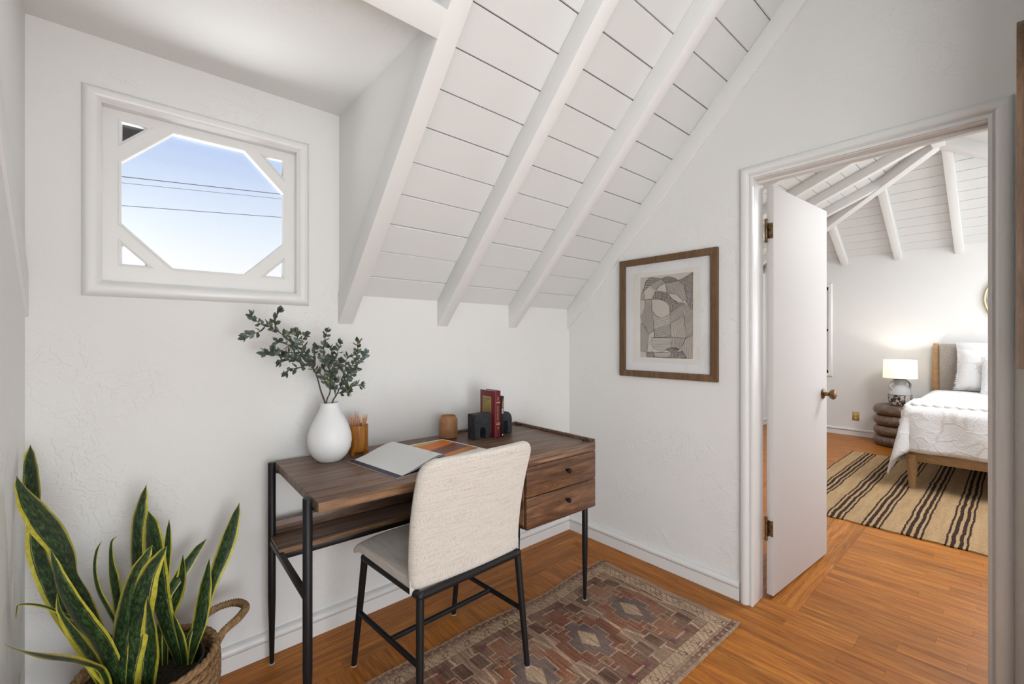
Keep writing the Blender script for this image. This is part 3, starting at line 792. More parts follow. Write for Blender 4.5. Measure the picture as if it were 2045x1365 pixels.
# ---- chair
def m_linen(name, c1, c2, sc=1.0):
    t = NT(name)
    co = t.coord('Object')
    wx = t.n('TexWave', wave_type='BANDS', bands_direction='X'); wx.inputs['Scale'].default_value = 190 * sc; wx.inputs['Distortion'].default_value = 1.2; wx.inputs['Detail'].default_value = 1
    wz = t.n('TexWave', wave_type='BANDS', bands_direction='Z'); wz.inputs['Scale'].default_value = 190 * sc; wz.inputs['Distortion'].default_value = 1.2; wz.inputs['Detail'].default_value = 1
    t.l(co, wx.inputs['Vector']); t.l(co, wz.inputs['Vector'])
    sl1 = t.noise(t.coord('Object', (6, 6, 300)), 1.6, 2)
    sl2 = t.noise(t.coord('Object', (300, 300, 6)), 1.6, 2)
    s = t.math('ADD', sl1, sl2)
    col = t.ramp(t.math('MULTIPLY', s, .5), [(.38, c2), (.52, c1)])
    t.col(col); t.set(Roughness=.9)
    t.b.inputs['Sheen Weight'].default_value = .25
    h = t.math('ADD', t.math('MULTIPLY', wx.outputs['Fac'], wz.outputs['Fac']), s)
    t.bump(h, .35, .0012)
    return t.m
M['linen'] = m_linen('cream_linen', (.66, .605, .54, 1), (.50, .445, .38, 1))
chair = thing('dining_chair', 'cream linen upholstered chair with black tube legs at the desk', 'chair', (-1.335, -.52, 0))
feet = {'fl': (-1.588, -.294, 0), 'fr': (-1.115, -.280, 0), 'rr': (-1.089, -.748, .0085), 'rl': (-1.562, -.757, .0085)}
tops = {'fl': (-1.566, -.345, .432), 'fr': (-1.112, -.332, .432), 'rr': (-1.100, -.703, .432), 'rl': (-1.536, -.714, .432)}
def lerp(a, b, t_): return tuple(a[i] + (b[i] - a[i]) * t_ for i in range(3))
for k in feet:
    f0 = Vector(feet[k]) + Vector((0, 0, .003))
    lg = MB().tube([f0, lerp(feet[k], tops[k], .5), tops[k]], [.0105, .0125, .0135], 16).build('leg', M['black_metal'], chair, smooth=True)
    MB().lathe([(0, 0), (.0115, 0), (.0115, .004), (0, .004)], feet[k], 14).build('glide', M['felt'], lg)
    MB().lathe([(0, -.016), (.010, -.013), (.0148, -.004), (.0148, .006), (.010, .013), (0, .015)], tops[k], 16).build('corner_joint', M['black_metal'], lg, smooth=True)
mb = MB()
for a, b in (('fl', 'fr'), ('fr', 'rr'), ('rr', 'rl'), ('rl', 'fl')): mb.tube([tops[a], tops[b]], .0135, 14)
mb.build('seat_frame', M['black_metal'], chair, smooth=True)
sl, sr = {}, {}
for s_, (a, b) in {'l': ('fl', 'rl'), 'r': ('fr', 'rr')}.items():
    p, q = lerp(feet[a], tops[a], .50), lerp(feet[b], tops[b], .50)
    MB().tube([p, q], .0095, 12).build('stretcher', M['black_metal'], chair, smooth=True)
    sl[s_] = lerp(p, q, .55)
MB().tube([sl['l'], sl['r']], .0095, 12).build('stretcher', M['black_metal'], chair, smooth=True)
# seat cushion
def seat_pt(u, v, top):
    """u 0..1 across, v 0..1 front to rear"""
    e = .5 - .5 * (1 - abs(2 * u - 1) ** 7) ** .14 if False else 0
    xl = -1.578 + .028 * v; xr = -1.092 + .002 * v
    x = xl + (xr - xl) * u
    y = -.248 - .440 * v + .012 * (1 - (2 * u - 1) ** 2) * (1 - v)
    y += .028 * (2 * u - 1) * (1 - v) * .3
    zt = .484 - .034 * max(0, 1 - v / .15) ** 2 + .004 * math.sin(math.pi * v) - .012 * abs(2 * u - 1) ** 5
    zb = .440 - .022 * max(0, 1 - v / .14) ** 1.5
    return (x, y, zt if top else zb)
mb = MB()
nu, nv = 24, 26
rings = []
for j in range(nv + 1):
    v = j / nv
    ring = []
    for i in range(nu + 1):
        ring.append(seat_pt(i / nu, v, True))
    for i in range(nu, -1, -1):
        ring.append(seat_pt(i / nu, v, False))
    # swell the sides a little
    rings.append(ring)
pts = []
for ring in rings:
    r2 = []
    for p in ring: r2.append(p)
    pts.append(r2)
mb.grid(pts, close_u=True)
n_ = len(pts[0])
mb.add(pts[0], [tuple(range(n_))]); mb.add(pts[-1], [tuple(range(n_))[::-1]])
me_seat = mb.build('seat', M['linen'], chair, smooth=True, bevel=0)
bm = bmesh.new(); bm.from_mesh(me_seat.data)
bmesh.ops.remove_doubles(bm, verts=bm.verts, dist=1e-5)
es = [ed for ed in bm.edges if len(ed.link_faces) == 2 and ed.calc_face_angle(0) > math.radians(50)]
bmesh.ops.bevel(bm, geom=es, offset=.013, segments=5, profile=.6, affect='EDGES', clamp_overlap=True)
bm.to_mesh(me_seat.data); bm.free()
me_seat.data.polygons.foreach_set('use_smooth', [True] * len(me_seat.data.polygons))
me_seat.data.set_sharp_from_angle(angle=math.radians(60))
# backrest: a curved padded slab
def back_y(z): return -.712 - .082 * max(0.0, (z - .44) / .42) ** 1.35
def back_edges(z):
    t_ = (z - .445) / .44
    xl = -1.556 - .016 * math.sin(min(1, t_ * 1.1) * math.pi * .75)
    xr = -1.080 - .012 * math.sin(t_ * math.pi) + .0 * t_
    r = .055
    for zc, sgn in ((.887 - r, 1), (.438 + .03, -1)):
        rr = r if sgn > 0 else .03
        dz = (z - zc) * sgn
        if dz > 0:
            k_ = rr - math.sqrt(max(0, rr * rr - dz * dz))
            xl += k_; xr -= k_
    return xl, xr
zs = [.438 + .449 * (1 - math.cos(math.pi * i / 34)) / 2 for i in range(35)]
nu = 22
front, rear = [], []
for z in zs:
    xl, xr = back_edges(z)
    edge = min(1.0, (z - .438) / .02, (.887 - z) / .02)
    fr_, re_ = [], []
    for i in range(nu + 1):
        u = (1 - math.cos(math.pi * i / nu)) / 2
        x = xl + (xr - xl) * u
        side = min(1.0, 4.5 * min(u, 1 - u) * (xr - xl) / .10)
        th = .020 * math.sqrt(max(0.0, 1 - (1 - min(1, side)) ** 2)) * math.sqrt(max(0.0, 1 - (1 - max(0, min(1, edge))) ** 2)) + .0005
        yc = back_y(z) + .022 + .012 * (2 * u - 1) ** 2
        fr_.append((x, yc + th, z)); re_.append((x, yc - th, z))
    front.append(fr_); rear.append(re_)
mb = MB()
rings = [front[i] + rear[i][::-1] for i in range(len(zs))]
mb.grid(rings, close_u=True)
n_ = len(rings[0])
mb.add(rings[0], [tuple(range(n_))]); mb.add(rings[-1], [tuple(range(n_))[::-1]])
mb.build('backrest', M['linen'], chair, smooth=True, angle=80)

# ---- vase and its three branches
t = NT('matt_white_ceramic'); t.col((.82, .81, .80, 1)); t.set(Roughness=.48)
t.bump(t.noise(t.coord('Object'), 90, 3), .06, .002); M['ceramic'] = t.m
VC = (-1.632, -.155)
vase = thing('vase', 'white matt teardrop vase holding green branches on the desk', 'vase', (VC[0], VC[1], .780))
vp = [(0, 0), (.044, 0), (.050, .004), (.068, .024), (.080, .050), (.0845, .078), (.0825, .104), (.074, .135), (.060, .165), (.047, .190), (.038, .210), (.0345, .226), (.0345, .232), (.0325, .2335), (.0305, .231), (.0305, .222), (.034, .206), (.045, .185), (.060, .150), (.066, .11), (.06, .06), (0, .045)]
MB().lathe([(r, z) for r, z in vp], (VC[0], VC[1], .780), 56).build('body', M['ceramic'], vase, smooth=True, angle=60)

t = NT('branch_leaf')
oi = t.n('ObjectInfo')
cl = t.ramp(oi.outputs['Random'], [(0, (.060, .078, .048, 1)), (.45, (.085, .110, .072, 1)), (.72, (.115, .150, .112, 1)), (.90, (.15, .21, .19, 1)), (1, (.21, .22, .07, 1))])
n_ = t.noise(t.coord('Object'), 180, 3)
t.col(t.mix(.5, cl, t.ramp(n_, [(.3, (.6, .6, .6, 1)), (.7, (1, 1, 1, 1))]), 'MULTIPLY')); t.set(Roughness=.42); M['bleaf'] = t.m
M['stem'] = m_wood('branch_bark', (.03, .025, .018, 1), (.075, .065, .05, 1), (.13, .115, .09, 1), 2, 8, .8, .2)
# one leaf: a small pointed blade folded along its rib, growing along +X
lm = MB()
sec = [(0, .0015), (.12, .16), (.34, .30), (.56, .31), (.78, .20), (.93, .08), (1, .004)]
g = []
for s_, wd in sec:
    z = .10 * math.sin(s_ * 2.4) * .6
    g.append([(s_, -wd, z + wd * .28), (s_, -wd * .5, z + wd * .10), (s_, 0, z), (s_, wd * .5, z + wd * .10), (s_, wd, z + wd * .28)])
lm.grid(g)
leaf_me = lm.mesh('leaf', M['bleaf'], smooth=True, angle=180)
rb = random.Random(11)
names = ['long leafy green branch leaning left out of the white vase', 'upright leafy green branch in the middle of the white vase', 'leafy green branch leaning right out of the white vase']
for bi, br in enumerate(BRANCHES):
    base = br[0][0]
    root = thing('branch', names[bi], 'branch', (base[0], base[1], base[2]), group='branches in the white vase')
    stem = None
    for ti, tw in enumerate(br):
        if ti == 0:
            pts0 = [Vector(p) for p in tw]
            foot = Vector((VC[0] + (pts0[0].x - VC[0]) * -.6, VC[1] + .01 * (bi - 1), .84))
            pts0[0] = Vector((VC[0] + max(-.02, min(.02, pts0[0].x - VC[0])), VC[1] + max(-.015, min(.015, pts0[0].y - VC[1])), 1.003))
            path = smoothpath([foot] + pts0, 4)
            r0, r1 = .0034, .0010
        else:
            path = smoothpath(tw, 4)
            r0, r1 = .0017, .0007
        m_ = len(path)
        so = MB().tube(path, [r0 + (r1 - r0) * i / (m_ - 1) for i in range(m_)], 7).build('stem' if ti == 0 else 'twig', M['stem'], root, smooth=True)
        # leaves along the path
        acc = 0.0; side = 1; nxt = .010
        total = sum((path[i + 1] - path[i]).length for i in range(m_ - 1))
        start = .50 * total if ti == 0 else .12 * total
        for i in range(m_ - 1):
            seg = (path[i + 1] - path[i]); L_ = seg.length
            while start <= acc + L_ or False:
                f = (start - acc) / L_
                p = path[i] + seg * max(0, min(1, f)); d = seg.normalized()
                side = -side
                perp = Vector((rb.uniform(-1, 1), rb.uniform(-1, 1), rb.uniform(-.6, 1))); perp = (perp - d * perp.dot(d)).normalized()
                inpl = d.cross(Vector((.659, .752, 0))).normalized() * side
                a = (d * rb.uniform(.5, .9) + inpl * rb.uniform(.4, .8) + perp * .45).normalized()
                if p.y + a.y * .02 > -.035: a.y = -abs(a.y)
                zax = (perp - a * perp.dot(a)).normalized()
                yax = zax.cross(a)
                sc = rb.uniform(.021, .029)
                mt = Matrix((a * sc, yax * sc, zax * sc)).transposed().to_4x4()
                o = bpy.data.objects.new('leaf', leaf_me); COL.objects.link(o); o.parent = root
                mt.translation = p - OFF[root.name]
                o.matrix_basis = mt
                start += rb.uniform(.0064, .0096)
            acc += L_
        # end tuft
        d = (path[-1] - path[-2]).normalized()
        for q in range(4):
            perp = Vector((rb.uniform(-1, 1), rb.uniform(-1, .4), rb.uniform(-1, 1))); perp = (perp - d * perp.dot(d)).normalized()
            a = (d + perp * (.25 + .35 * q)).normalized(); zax = (perp - a * perp.dot(a)).normalized(); yax = zax.cross(a); sc = rb.uniform(.020, .027)
            mt = Matrix((a * sc, yax * sc, zax * sc)).transposed().to_4x4(); mt.translation = path[-1] - OFF[root.name]
            o = bpy.data.objects.new('leaf', leaf_me); COL.objects.link(o); o.parent = root; o.matrix_basis = mt

# ---- pencil cup with pencils
t = NT('amber_lacquer_wood'); co = t.coord('Object', (30, 30, 4))
t.col(t.ramp(t.noise(co, 3, 4), [(.3, (.25, .085, .012, 1)), (.6, (.40, .155, .022, 1)), (.8, (.50, .22, .045, 1))])); t.set(Roughness=.22); M['amber'] = t.m
PC = (-1.503, -.128)
cup = thing('pencil_cup', 'amber wooden pencil cup on little feet beside the vase', 'cup', (PC[0], PC[1], .780))
MB().lathe([(0, .008), (.030, .008), (.037, .013), (.040, .024), (.0405, .122), (.0385, .123), (.0365, .121), (.036, .03), (.03, .018), (0, .016)], (PC[0], PC[1], .780), 40).build('body', M['amber'], cup, smooth=True, angle=50)
for q in range(4):
    a = math.radians(35 + 90 * q)
    ca, sa = math.cos(a), math.sin(a)
    mb = MB(); pr = [(.022, 0), (.046, 0), (.046, .018), (.040, .030), (.030, .012)]
    mb.add([(PC[0] + r * ca - s_ * sa * .004, PC[1] + r * sa + s_ * ca * .004, .780 + z) for s_ in (-1, 1) for r, z in pr],
           [(0, 1, 2, 3, 4), (9, 8, 7, 6, 5)] + [(i, (i + 1) % 5, 5 + (i + 1) % 5, 5 + i) for i in range(5)])
    mb.build('foot', M['amber'], cup)
M['pencil_wood'] = plain('natural_cedar_pencil', (.50, .22, .10, 1), .45)
M['pencil_tip'] = plain('sharpened_pencil_wood', (.62, .36, .20, 1), .6)
M['graphite'] = plain('graphite_point', (.05, .05, .05, 1), .4)
rp = random.Random(5)
pl_ = ['leftmost, leaning out', 'second from the left', 'third from the left', 'tallest at the back', 'in the middle front', 'short one in the middle', 'third from the right', 'second from the right', 'rightmost, leaning out']
for i in range(9):
    t_ = (i - 4) / 4
    sx = t_ * .028; off = (rp.uniform(-.018, .018))
    b0 = Vector((PC[0] + sx * .4 * .752, PC[1] - sx * .4 * .659 + off * .4, .803))
    leng = .150 + [.008, .012, .004, .022, .016, -.004, .010, .008, .012][i] - .012
    tilt = Vector((t_ * .20 * .752 + off * .6, -t_ * .20 * .659 + off * .6, 1)).normalized()
    pen = thing('pencil', 'natural wood pencil in the amber cup, ' + pl_[i], 'pencil', tuple(b0), group='pencils in the amber cup')
    u_ = tilt.orthogonal().normalized(); v_ = tilt.cross(u_)
    def ring(h, r): return [b0 + tilt * h + (u_ * math.cos(math.pi / 3 * k) + v_ * math.sin(math.pi / 3 * k)) * r for k in range(6)]
    MB().grid([ring(0, .0036), ring(leng - .018, .0036)], close_u=True).add(ring(0, .0036), [(0, 1, 2, 3, 4, 5)]).build('shaft', M['pencil_wood'], pen)
    MB().grid([ring(leng - .018, .0036), ring(leng - .004, .0011)], close_u=True).build('sharpened_end', M['pencil_tip'], pen)
    MB().grid([ring(leng - .004, .0011), ring(leng, .0002)], close_u=True).build('point', M['graphite'], pen)

# ---- tan cup
t = NT('tan_glazed_clay'); co = t.coord('Object', (1, 1, 2))
t.col(t.ramp(t.noise(co, 18, 4), [(.3, (.30, .135, .055, 1)), (.6, (.40, .195, .085, 1)), (.8, (.47, .26, .13, 1))])); t.set(Roughness=.45); M['tan'] = t.m
TC = (-1.043, -.124)
tc = thing('clay_cup', 'small tan clay jar with a narrow collar near the bookends', 'jar', (TC[0], TC[1], .780))
MB().lathe([(0, 0), (.038, 0), (.044, .004), (.0455, .012), (.0455, .092), (.043, .098), (.038, .101), (.037, .109), (.0345, .111), (.0325, .108), (.033, .09), (.033, .02), (0, .016)], (TC[0], TC[1], .780), 44).build('body', M['tan'], tc, smooth=True, angle=45)

# ---- bookends and books
t = NT('charcoal_stone'); t.col(t.ramp(t.noise(t.coord('Object'), 55, 5), [(.35, (.012, .013, .016, 1)), (.65, (.034, .037, .043, 1))])); t.set(Roughness=.62)
t.bump(t.noise(t.coord('Object'), 120, 4), .25, .002); M['charcoal'] = t.m
def arch_outline(w_, h, slot_w, slot_h, roundtop):
    p = []
    if roundtop:
        r = w_ / 2
        p += [(-w_ / 2, 0), (-w_ / 2, h - r)] + [(-r * math.cos(a), h - r + r * math.sin(a)) for a in [math.pi * k / 16 for k in range(1, 16)]] + [(w_ / 2, h - r), (w_ / 2, 0)]
    else:
        p += [(-w_ / 2, 0), (-w_ / 2, h), (w_ / 2, h), (w_ / 2, 0)]
    r = slot_w / 2
    p += [(r, 0), (r, slot_h - r)] + [(r * math.cos(a), slot_h - r + r * math.sin(a)) for a in [math.pi * k / 10 for k in range(1, 10)]] + [(-r, slot_h - r), (-r, 0)]
    return p
def arch_block(name, label, cx, y0, y1, w_, h, sw, sh, rt):
    root = thing(name, label, 'bookend', (cx, (y0 + y1) / 2, .780), group='charcoal arch bookends')
    p = [(cx + a, .780 + b) for a, b in arch_outline(w_, h, sw, sh, rt)]
    mb = MB(); n = len(p)
    # split the concave outline into convex strips: pair outer and slot halves
    mb.prism(p, 'y', y0, y1)
    o = mb.build('block', M['charcoal'], root)
    bm = bmesh.new(); bm.from_mesh(o.data)
    bmesh.ops.triangulate(bm, faces=[f for f in bm.faces if len(f.verts) > 4])
    bm.to_mesh(o.data); bm.free()
    return root
arch_block('bookend', 'square charcoal stone bookend with an arch cut left of the red book', -.932, -.262, -.205, .100, .122, .034, .058, False)
arch_block('bookend', 'round-topped charcoal arch bookend right of the books', -.774, -.250, -.195, .084, .116, .026, .070, True)
t = NT('dark_red_cloth'); t.col((.135, .006, .014, 1)); t.set(Roughness=.5); t.bump(t.noise(t.coord('Object'), 400, 2), .1, .001); M['red'] = t.m
M['gold'] = plain('gold_foil', (.62, .42, .20, 1), .35, .6)
t = NT('gilt_panel'); co = t.coord('Object', (1, 1, 3))
t.col(t.ramp(t.noise(co, 30, 4), [(.35, (.20, .15, .035, 1)), (.65, (.36, .28, .075, 1))])); t.set(Roughness=.35, Metallic=.3); M['gilt'] = t.m
M['paper'] = plain('page_paper', (.72, .68, .60, 1), .8)
M['black_cover'] = plain('black_book_cover', (.012, .010, .010, 1), .35)
bk = thing('book', 'tall dark red hardback with gold lettering between the bookends', 'book', (-.857, -.22, .780), group='books between the bookends')
BX0, BX1, BYF, BYB, BT = -.877, -.838, -.288, -.168, 1.012
mb = MB().box(BX0, BX0 + .003, BYF + .003, BYB, .780, BT).box(BX1 - .003, BX1, BYF + .003, BYB, .780, BT)
mb.build('cover', M['red'], bk, bevel=.0008)
spn = [(BX0, BYF + .006)] + [(BX0 + (BX1 - BX0) * k / 8, BYF + .004 - .004 * math.sin(math.pi * k / 8)) for k in range(9)] + [(BX1, BYF + .006)]
MB().prism([(a, b) for a, b in spn] , 'z', .780, BT).build('spine', M['red'], bk, smooth=True, angle=40)
MB().box(BX0 + .003, BX1 - .003, BYF + .006, BYB - .004, .783, BT - .004).build('pages', M['paper'], bk)
MB().box(BX0 - .0006, BX0, BYF + .030, BYB - .022, .800, BT - .030).build('gilt_panel', M['gilt'], bk)
mb = MB().box(BX0 - .0010, BX0 - .0004, BYF + .030, BYF + .033, .800, BT - .030).box(BX0 - .0010, BX0 - .0004, BYB - .025, BYB - .022, .800, BT - .030).box(BX0 - .0010, BX0 - .0004, BYF + .030, BYB - .022, BT - .033, BT - .030)
mb.build('gilt_border', M['gold'], bk)
mb = MB(); rq = random.Random(3)
yF = BYF - .0012
for z0, z1 in ((.9515, .958), (.843, .850), (.8545, .8565)): mb.box(BX0 + .010, BX1 - .006, yF - .0004, yF + .004, z0, z1)
z = .866
while z < .936:                                              # worn gilt spine letters
    mb.box(BX0 + .014, BX0 + .016, yF - .0004, yF + .003, z, z + .0042)
    if rq.random() < .8: mb.box(BX0 + .020, BX0 + .022, yF - .0004, yF + .003, z, z + .0042)
    mb.box(BX0 + .014, BX0 + .022, yF - .0004, yF + .003, z + rq.choice((0, .0016, .0032)), z + .0012 + rq.choice((0, .0016, .003)))
    z += .0066
for z0 in (.966, .970, .974, .978): mb.box(BX0 + .016, BX0 + .023, yF - .0004, yF + .003, z0, z0 + .0022)
mb.add([(BX0 + .016, yF - .0004, .826), (BX0 + .024, yF - .0004, .826), (BX0 + .020, yF - .0004, .836)], [(0, 1, 2)]).box(BX0 + .015, BX0 + .025, yF - .0004, yF + .003, .8225, .8235)
mb.build('spine_lettering', M['gold'], bk)
b2 = thing('book', 'thin black paperback against the right side of the red book', 'book', (-.827, -.22, .780), group='books between the bookends')
MB().box(-.8365, -.8345, -.286, -.175, .780, .984).box(-.8205, -.8185, -.286, -.175, .780, .984).box(-.8365, -.8185, -.288, -.285, .780, .984).build('cover', M['black_cover'], b2, bevel=.0005)
MB().box(-.8345, -.8205, -.285, -.177, .782, .982).build('pages', M['paper'], b2)
M['bs1'] = plain('printed_ochre', (.42, .27, .12, 1), .5); M['bs2'] = plain('printed_white', (.75, .73, .70, 1), .5)
MB().add([(-.829, -.2884, .926), (-.8215, -.2884, .926), (-.8215, -.2884, .960), (-.824, -.2884, .975), (-.828, -.2884, .955)], [(0, 1, 2, 3, 4)]).build('spine_picture', M['bs1'], b2)
mb = MB().box(-.8315, -.8225, -.2886, -.288, .897, .921)
mb.build('spine_label', M['bs2'], b2)
MB().box(-.8285, -.8255, -.2890, -.2885, .900, .918).build('spine_lettering', M['black_cover'], b2)
mb = MB(); n = 16
mb.add([(-.827 + .0042 * math.cos(2 * math.pi * k / n), -.2885, .790 + .0042 * math.sin(2 * math.pi * k / n)) for k in range(n)], [tuple(range(n))]).build('publisher_mark', M['bs2'], b2)
for z0 in (.872, .878, .884): pass

# ---- open magazine
P0 = Vector((-1.589, -.235, .780)); e1 = Vector((.990, .139, 0)); e2 = Vector((.139, -.990, 0))
mag = thing('magazine', 'open art magazine with one blank page and one orange page', 'magazine', tuple(P0 + e1 * .245 + e2 * .165))
M['navy'] = plain('navy_endpaper', (.028, .026, .055, 1), .55)
M['page'] = plain('bright_page', (.80, .80, .79, 1), .6)
M['cover_edge'] = plain('pale_cover_board', (.42, .38, .38, 1), .6)
def mp(s, h, z): return P0 + e1 * s + e2 * h + Vector((0, 0, z))
def mbox(s0, s1, h0, h1, z0, z1):
    return MB().add([mp(s0, h0, z0), mp(s1, h0, z0), mp(s1, h1, z0), mp(s0, h1, z0), mp(s0, h0, z1), mp(s1, h0, z1), mp(s1, h1, z1), mp(s0, h1, z1)],
                    [(3, 2, 1, 0), (4, 5, 6, 7), (0, 1, 5, 4), (1, 2, 6, 5), (2, 3, 7, 6), (3, 0, 4, 7)])
mbox(0, .247, 0, .330, .0003, .0034).build('cover', M['cover_edge'], mag)
mbox(.001, .247, .001, .329, .0034, .0038).build('endpaper', M['navy'], mag)
mbox(.247, .490, 0, .330, .0003, .0034).build('cover', M['cover_edge'], mag)
prof = smoothpath([(.026, 0, .0046), (.07, 0, .014), (.13, 0, .032), (.180, 0, .044), (.212, 0, .045), (.234, 0, .032), (.246, 0, .012)], 6)
def sheet(lift, thick, name, mat):
    a, b = [], []
    for p in prof:
        k = max(0.0, (p.x - .026) / .22)
        up_ = p.z + lift * min(1, k * 3)
        a.append(up_); b.append(up_ - thick * min(1, .12 + k * 2.2))
    mb = MB(); n = len(prof)
    g1 = [[mp(p.x, h, a[i]) for i, p in enumerate(prof)] for h in (.004, .326)]
    g2 = [[mp(p.x, h, b[i]) for i, p in enumerate(prof)] for h in (.326, .004)]
    mb.grid([g1[0], g1[1], g2[0], g2[1], g1[0]])
    return mb.build(name, mat, mag, smooth=True, angle=50)
sheet(0, .0012, 'page', M['page'])
sheet(-.0028, .0016, 'page', M['cover_edge'])
sheet(-.0062, .0016, 'page', M['page'])
mb = MB()
rt = smoothpath([(.247, 0, .011), (.262, 0, .0150), (.30, 0, .0150), (.40, 0, .0125), (.486, 0, .0100)], 5)
gt = [[mp(p.x, h, p.z) for p in rt] for h in (.004, .326)]; gb = [[mp(p.x, h, .0036) for p in rt] for h in (.326, .004)]
mb.grid([gt[0], gt[1], gb[0], gb[1], gt[0]]).build('page_block', M['page'], mag, smooth=True, angle=50)
def rz_(s):
    for i in range(len(rt) - 1):
        if rt[i].x <= s <= rt[i + 1].x: return rt[i].z + (rt[i + 1].z - rt[i].z) * (s - rt[i].x) / (rt[i + 1].x - rt[i].x)
    return .011
M['or1'] = plain('printed_orange', (.70, .17, .006, 1), .4); M['or2'] = plain('printed_yellow', (.62, .40, .05, 1), .4)
M['or3'] = plain('printed_umber', (.17, .040, .018, 1), .4); M['or4'] = plain('printed_amber', (.55, .20, .03, 1), .4)
def band(h0a, h0b, h1a, h1b, mat):
    """printed band following the curve of the page: back and front edges at the spine (a) and outer (b) side"""
    ss = [.262 + .212 * k / 14 for k in range(15)]
    rows = []
    for w_ in (0.0, .5, 1.0):
        rows.append([mp(q, (h0a + (h0b - h0a) * k / 14) * (1 - w_) + (h1a + (h1b - h1a) * k / 14) * w_, rz_(q) + .0006) for k, q in enumerate(ss)])
    MB().grid(rows).build('printed_picture', mat, mag, smooth=True)
band(.022, .018, .070, .034, M['or2'])
band(.070, .034, .165, .105, M['or1'])
band(.165, .105, .250, .205, M['or3'])
band(.250, .205, .290, .262, M['or4'])
M['txt'] = plain('small_grey_print', (.35, .36, .40, 1), .6)
mb = MB()
def pz(s):
    for i in range(len(prof) - 1):
        if prof[i].x <= s <= prof[i + 1].x: return prof[i].z + (prof[i + 1].z - prof[i].z) * (s - prof[i].x) / (prof[i + 1].x - prof[i].x)
    return .03
for q in range(3):
    s0 = .190; h0 = .262 + q * .009
    mb.add([mp(s0, h0, pz(s0) + .0006), mp(s0 + .022 - .005 * q, h0, pz(s0 + .022 - .005 * q) + .0006), mp(s0 + .022 - .005 * q, h0 + .002, pz(s0 + .022 - .005 * q) + .0006), mp(s0, h0 + .002, pz(s0) + .0006)], [(0, 1, 2, 3)])
mb.build('small_print', M['txt'], mag)

# ---- framed drawing
pf = thing('framed_drawing', 'wood-framed abstract pen drawing with a wide white mat', 'picture', (0, -.712, 1.394))
M['oak_frame'] = m_wood('brown_oak_frame', (.10, .052, .022, 1), (.155, .082, .036, 1), (.20, .112, .054, 1), 2, 3, .5, .15, 0, 'Object', 14)
FY0, FY1, FZ0, FZ1, FW = -1.003, -.421, 1.053, 1.735, .036
for pts in ([(FY0, FZ0), (FY1, FZ0), (FY1 - FW, FZ0 + FW), (FY0 + FW, FZ0 + FW)], [(FY1, FZ0), (FY1, FZ1), (FY1 - FW, FZ1 - FW), (FY1 - FW, FZ0 + FW)],
            [(FY1, FZ1), (FY0, FZ1), (FY0 + FW, FZ1 - FW), (FY1 - FW, FZ1 - FW)], [(FY0, FZ1), (FY0, FZ0), (FY0 + FW, FZ0 + FW), (FY0 + FW, FZ1 - FW)]):
    MB().prism(pts, 'x', -.024, -.001).build('frame_rail', M['oak_frame'], pf, bevel=.001)
M['mat'] = plain('white_mat_board', (.78, .775, .77, 1), .8); M['sheet'] = plain('cream_drawing_sheet', (.74, .715, .66, 1), .85)
M['print_bg'] = plain('beige_print_ground', (.56, .50, .435, 1), .85); M['ink'] = plain('black_ink_line', (.035, .03, .028, 1), .7)
MB().box(-.008, -.0015, FY0 + .01, FY1 - .01, FZ0 + .01, FZ1 - .01).build('mat_board', M['mat'], pf)
MB().box(-.0095, -.008, -.914, -.506, 1.138, 1.649).build('drawing_sheet', M['sheet'], pf)
MB().box(-.0100, -.0095, -.870, -.5555, 1.167, 1.626).build('print', M['print_bg'], pf)
ink = MB(); ra = random.Random(9)
def strip(a, b, w_, x=-.0106):
    a, b = Vector(a), Vector(b); d = b - a
    if d.length < 1e-6: return
    n = Vector((-d.y, d.x)).normalized() * w_ / 2
    ink.add([(x, a.x - n.x, a.y - n.y), (x, a.x + n.x, a.y + n.y), (x, b.x + n.x, b.y + n.y), (x, b.x - n.x, b.y - n.y)], [(0, 1, 2, 3)])
def hatch(poly, ang, sp, w_, jit=0.0, x=-.0106):
    # y runs right-to-left in the picture, so the angle is mirrored
    a = math.radians(180 - ang); d = Vector((math.cos(a), math.sin(a))); n = Vector((-d.y, d.x))
    ts = [Vector(p).dot(n) for p in poly]; t_ = min(ts) + sp * .5
    while t_ < max(ts):
        xs = []
        for i in range(len(poly)):
            p, q = Vector(poly[i]), Vector(poly[(i + 1) % len(poly)]); tp, tq = p.dot(n), q.dot(n)
            if (tp - t_) * (tq - t_) < 0: xs.append((p + (q - p) * (t_ - tp) / (tq - tp)).dot(d))
        xs.sort()
        for i in range(0, len(xs) - 1, 2):
            j0, j1 = ra.uniform(-jit, jit), ra.uniform(-jit, jit)
            strip(d * xs[i] + n * (t_ + j0), d * xs[i + 1] + n * (t_ + j1), w_, x)
        t_ += sp
for st, an, poly in ART:
    if st == 'h': hatch(poly, an, .0036, .0011, .0012)
    elif st == 'd': hatch(poly, an, .0032, .0013, .001); hatch(poly, an + 85, .0040, .0011, .001)
    elif st == 's': hatch(poly, an, .0038, .0014, .0022); hatch(poly, an + 70, .0056, .0013, .003)
    elif st == 'l': hatch(poly, an, .0062, .0013, .0004)
    n_ = len(poly)
    for i in range(n_): strip(poly[i], poly[(i + 1) % n_], .0012)
ink.build('ink_drawing', M['ink'], pf)
tg = NT('picture_glass'); tr = tg.n('BsdfTransparent'); gl = tg.n('BsdfGlossy'); gl.inputs['Roughness'].default_value = .03; mx = tg.n('MixShader'); mx.inputs[0].default_value = .045
tg.l(tr.outputs[0], mx.inputs[1]); tg.l(gl.outputs[0], mx.inputs[2]); tg.l(mx.outputs[0], tg.t.nodes['Material Output'].inputs[0]); M['pglass'] = tg.m
MB().box(-.0165, -.0145, FY0 + FW - .004, FY1 - FW + .004, FZ0 + FW - .004, FZ1 - FW + .004).build('glazing', M['pglass'], pf)

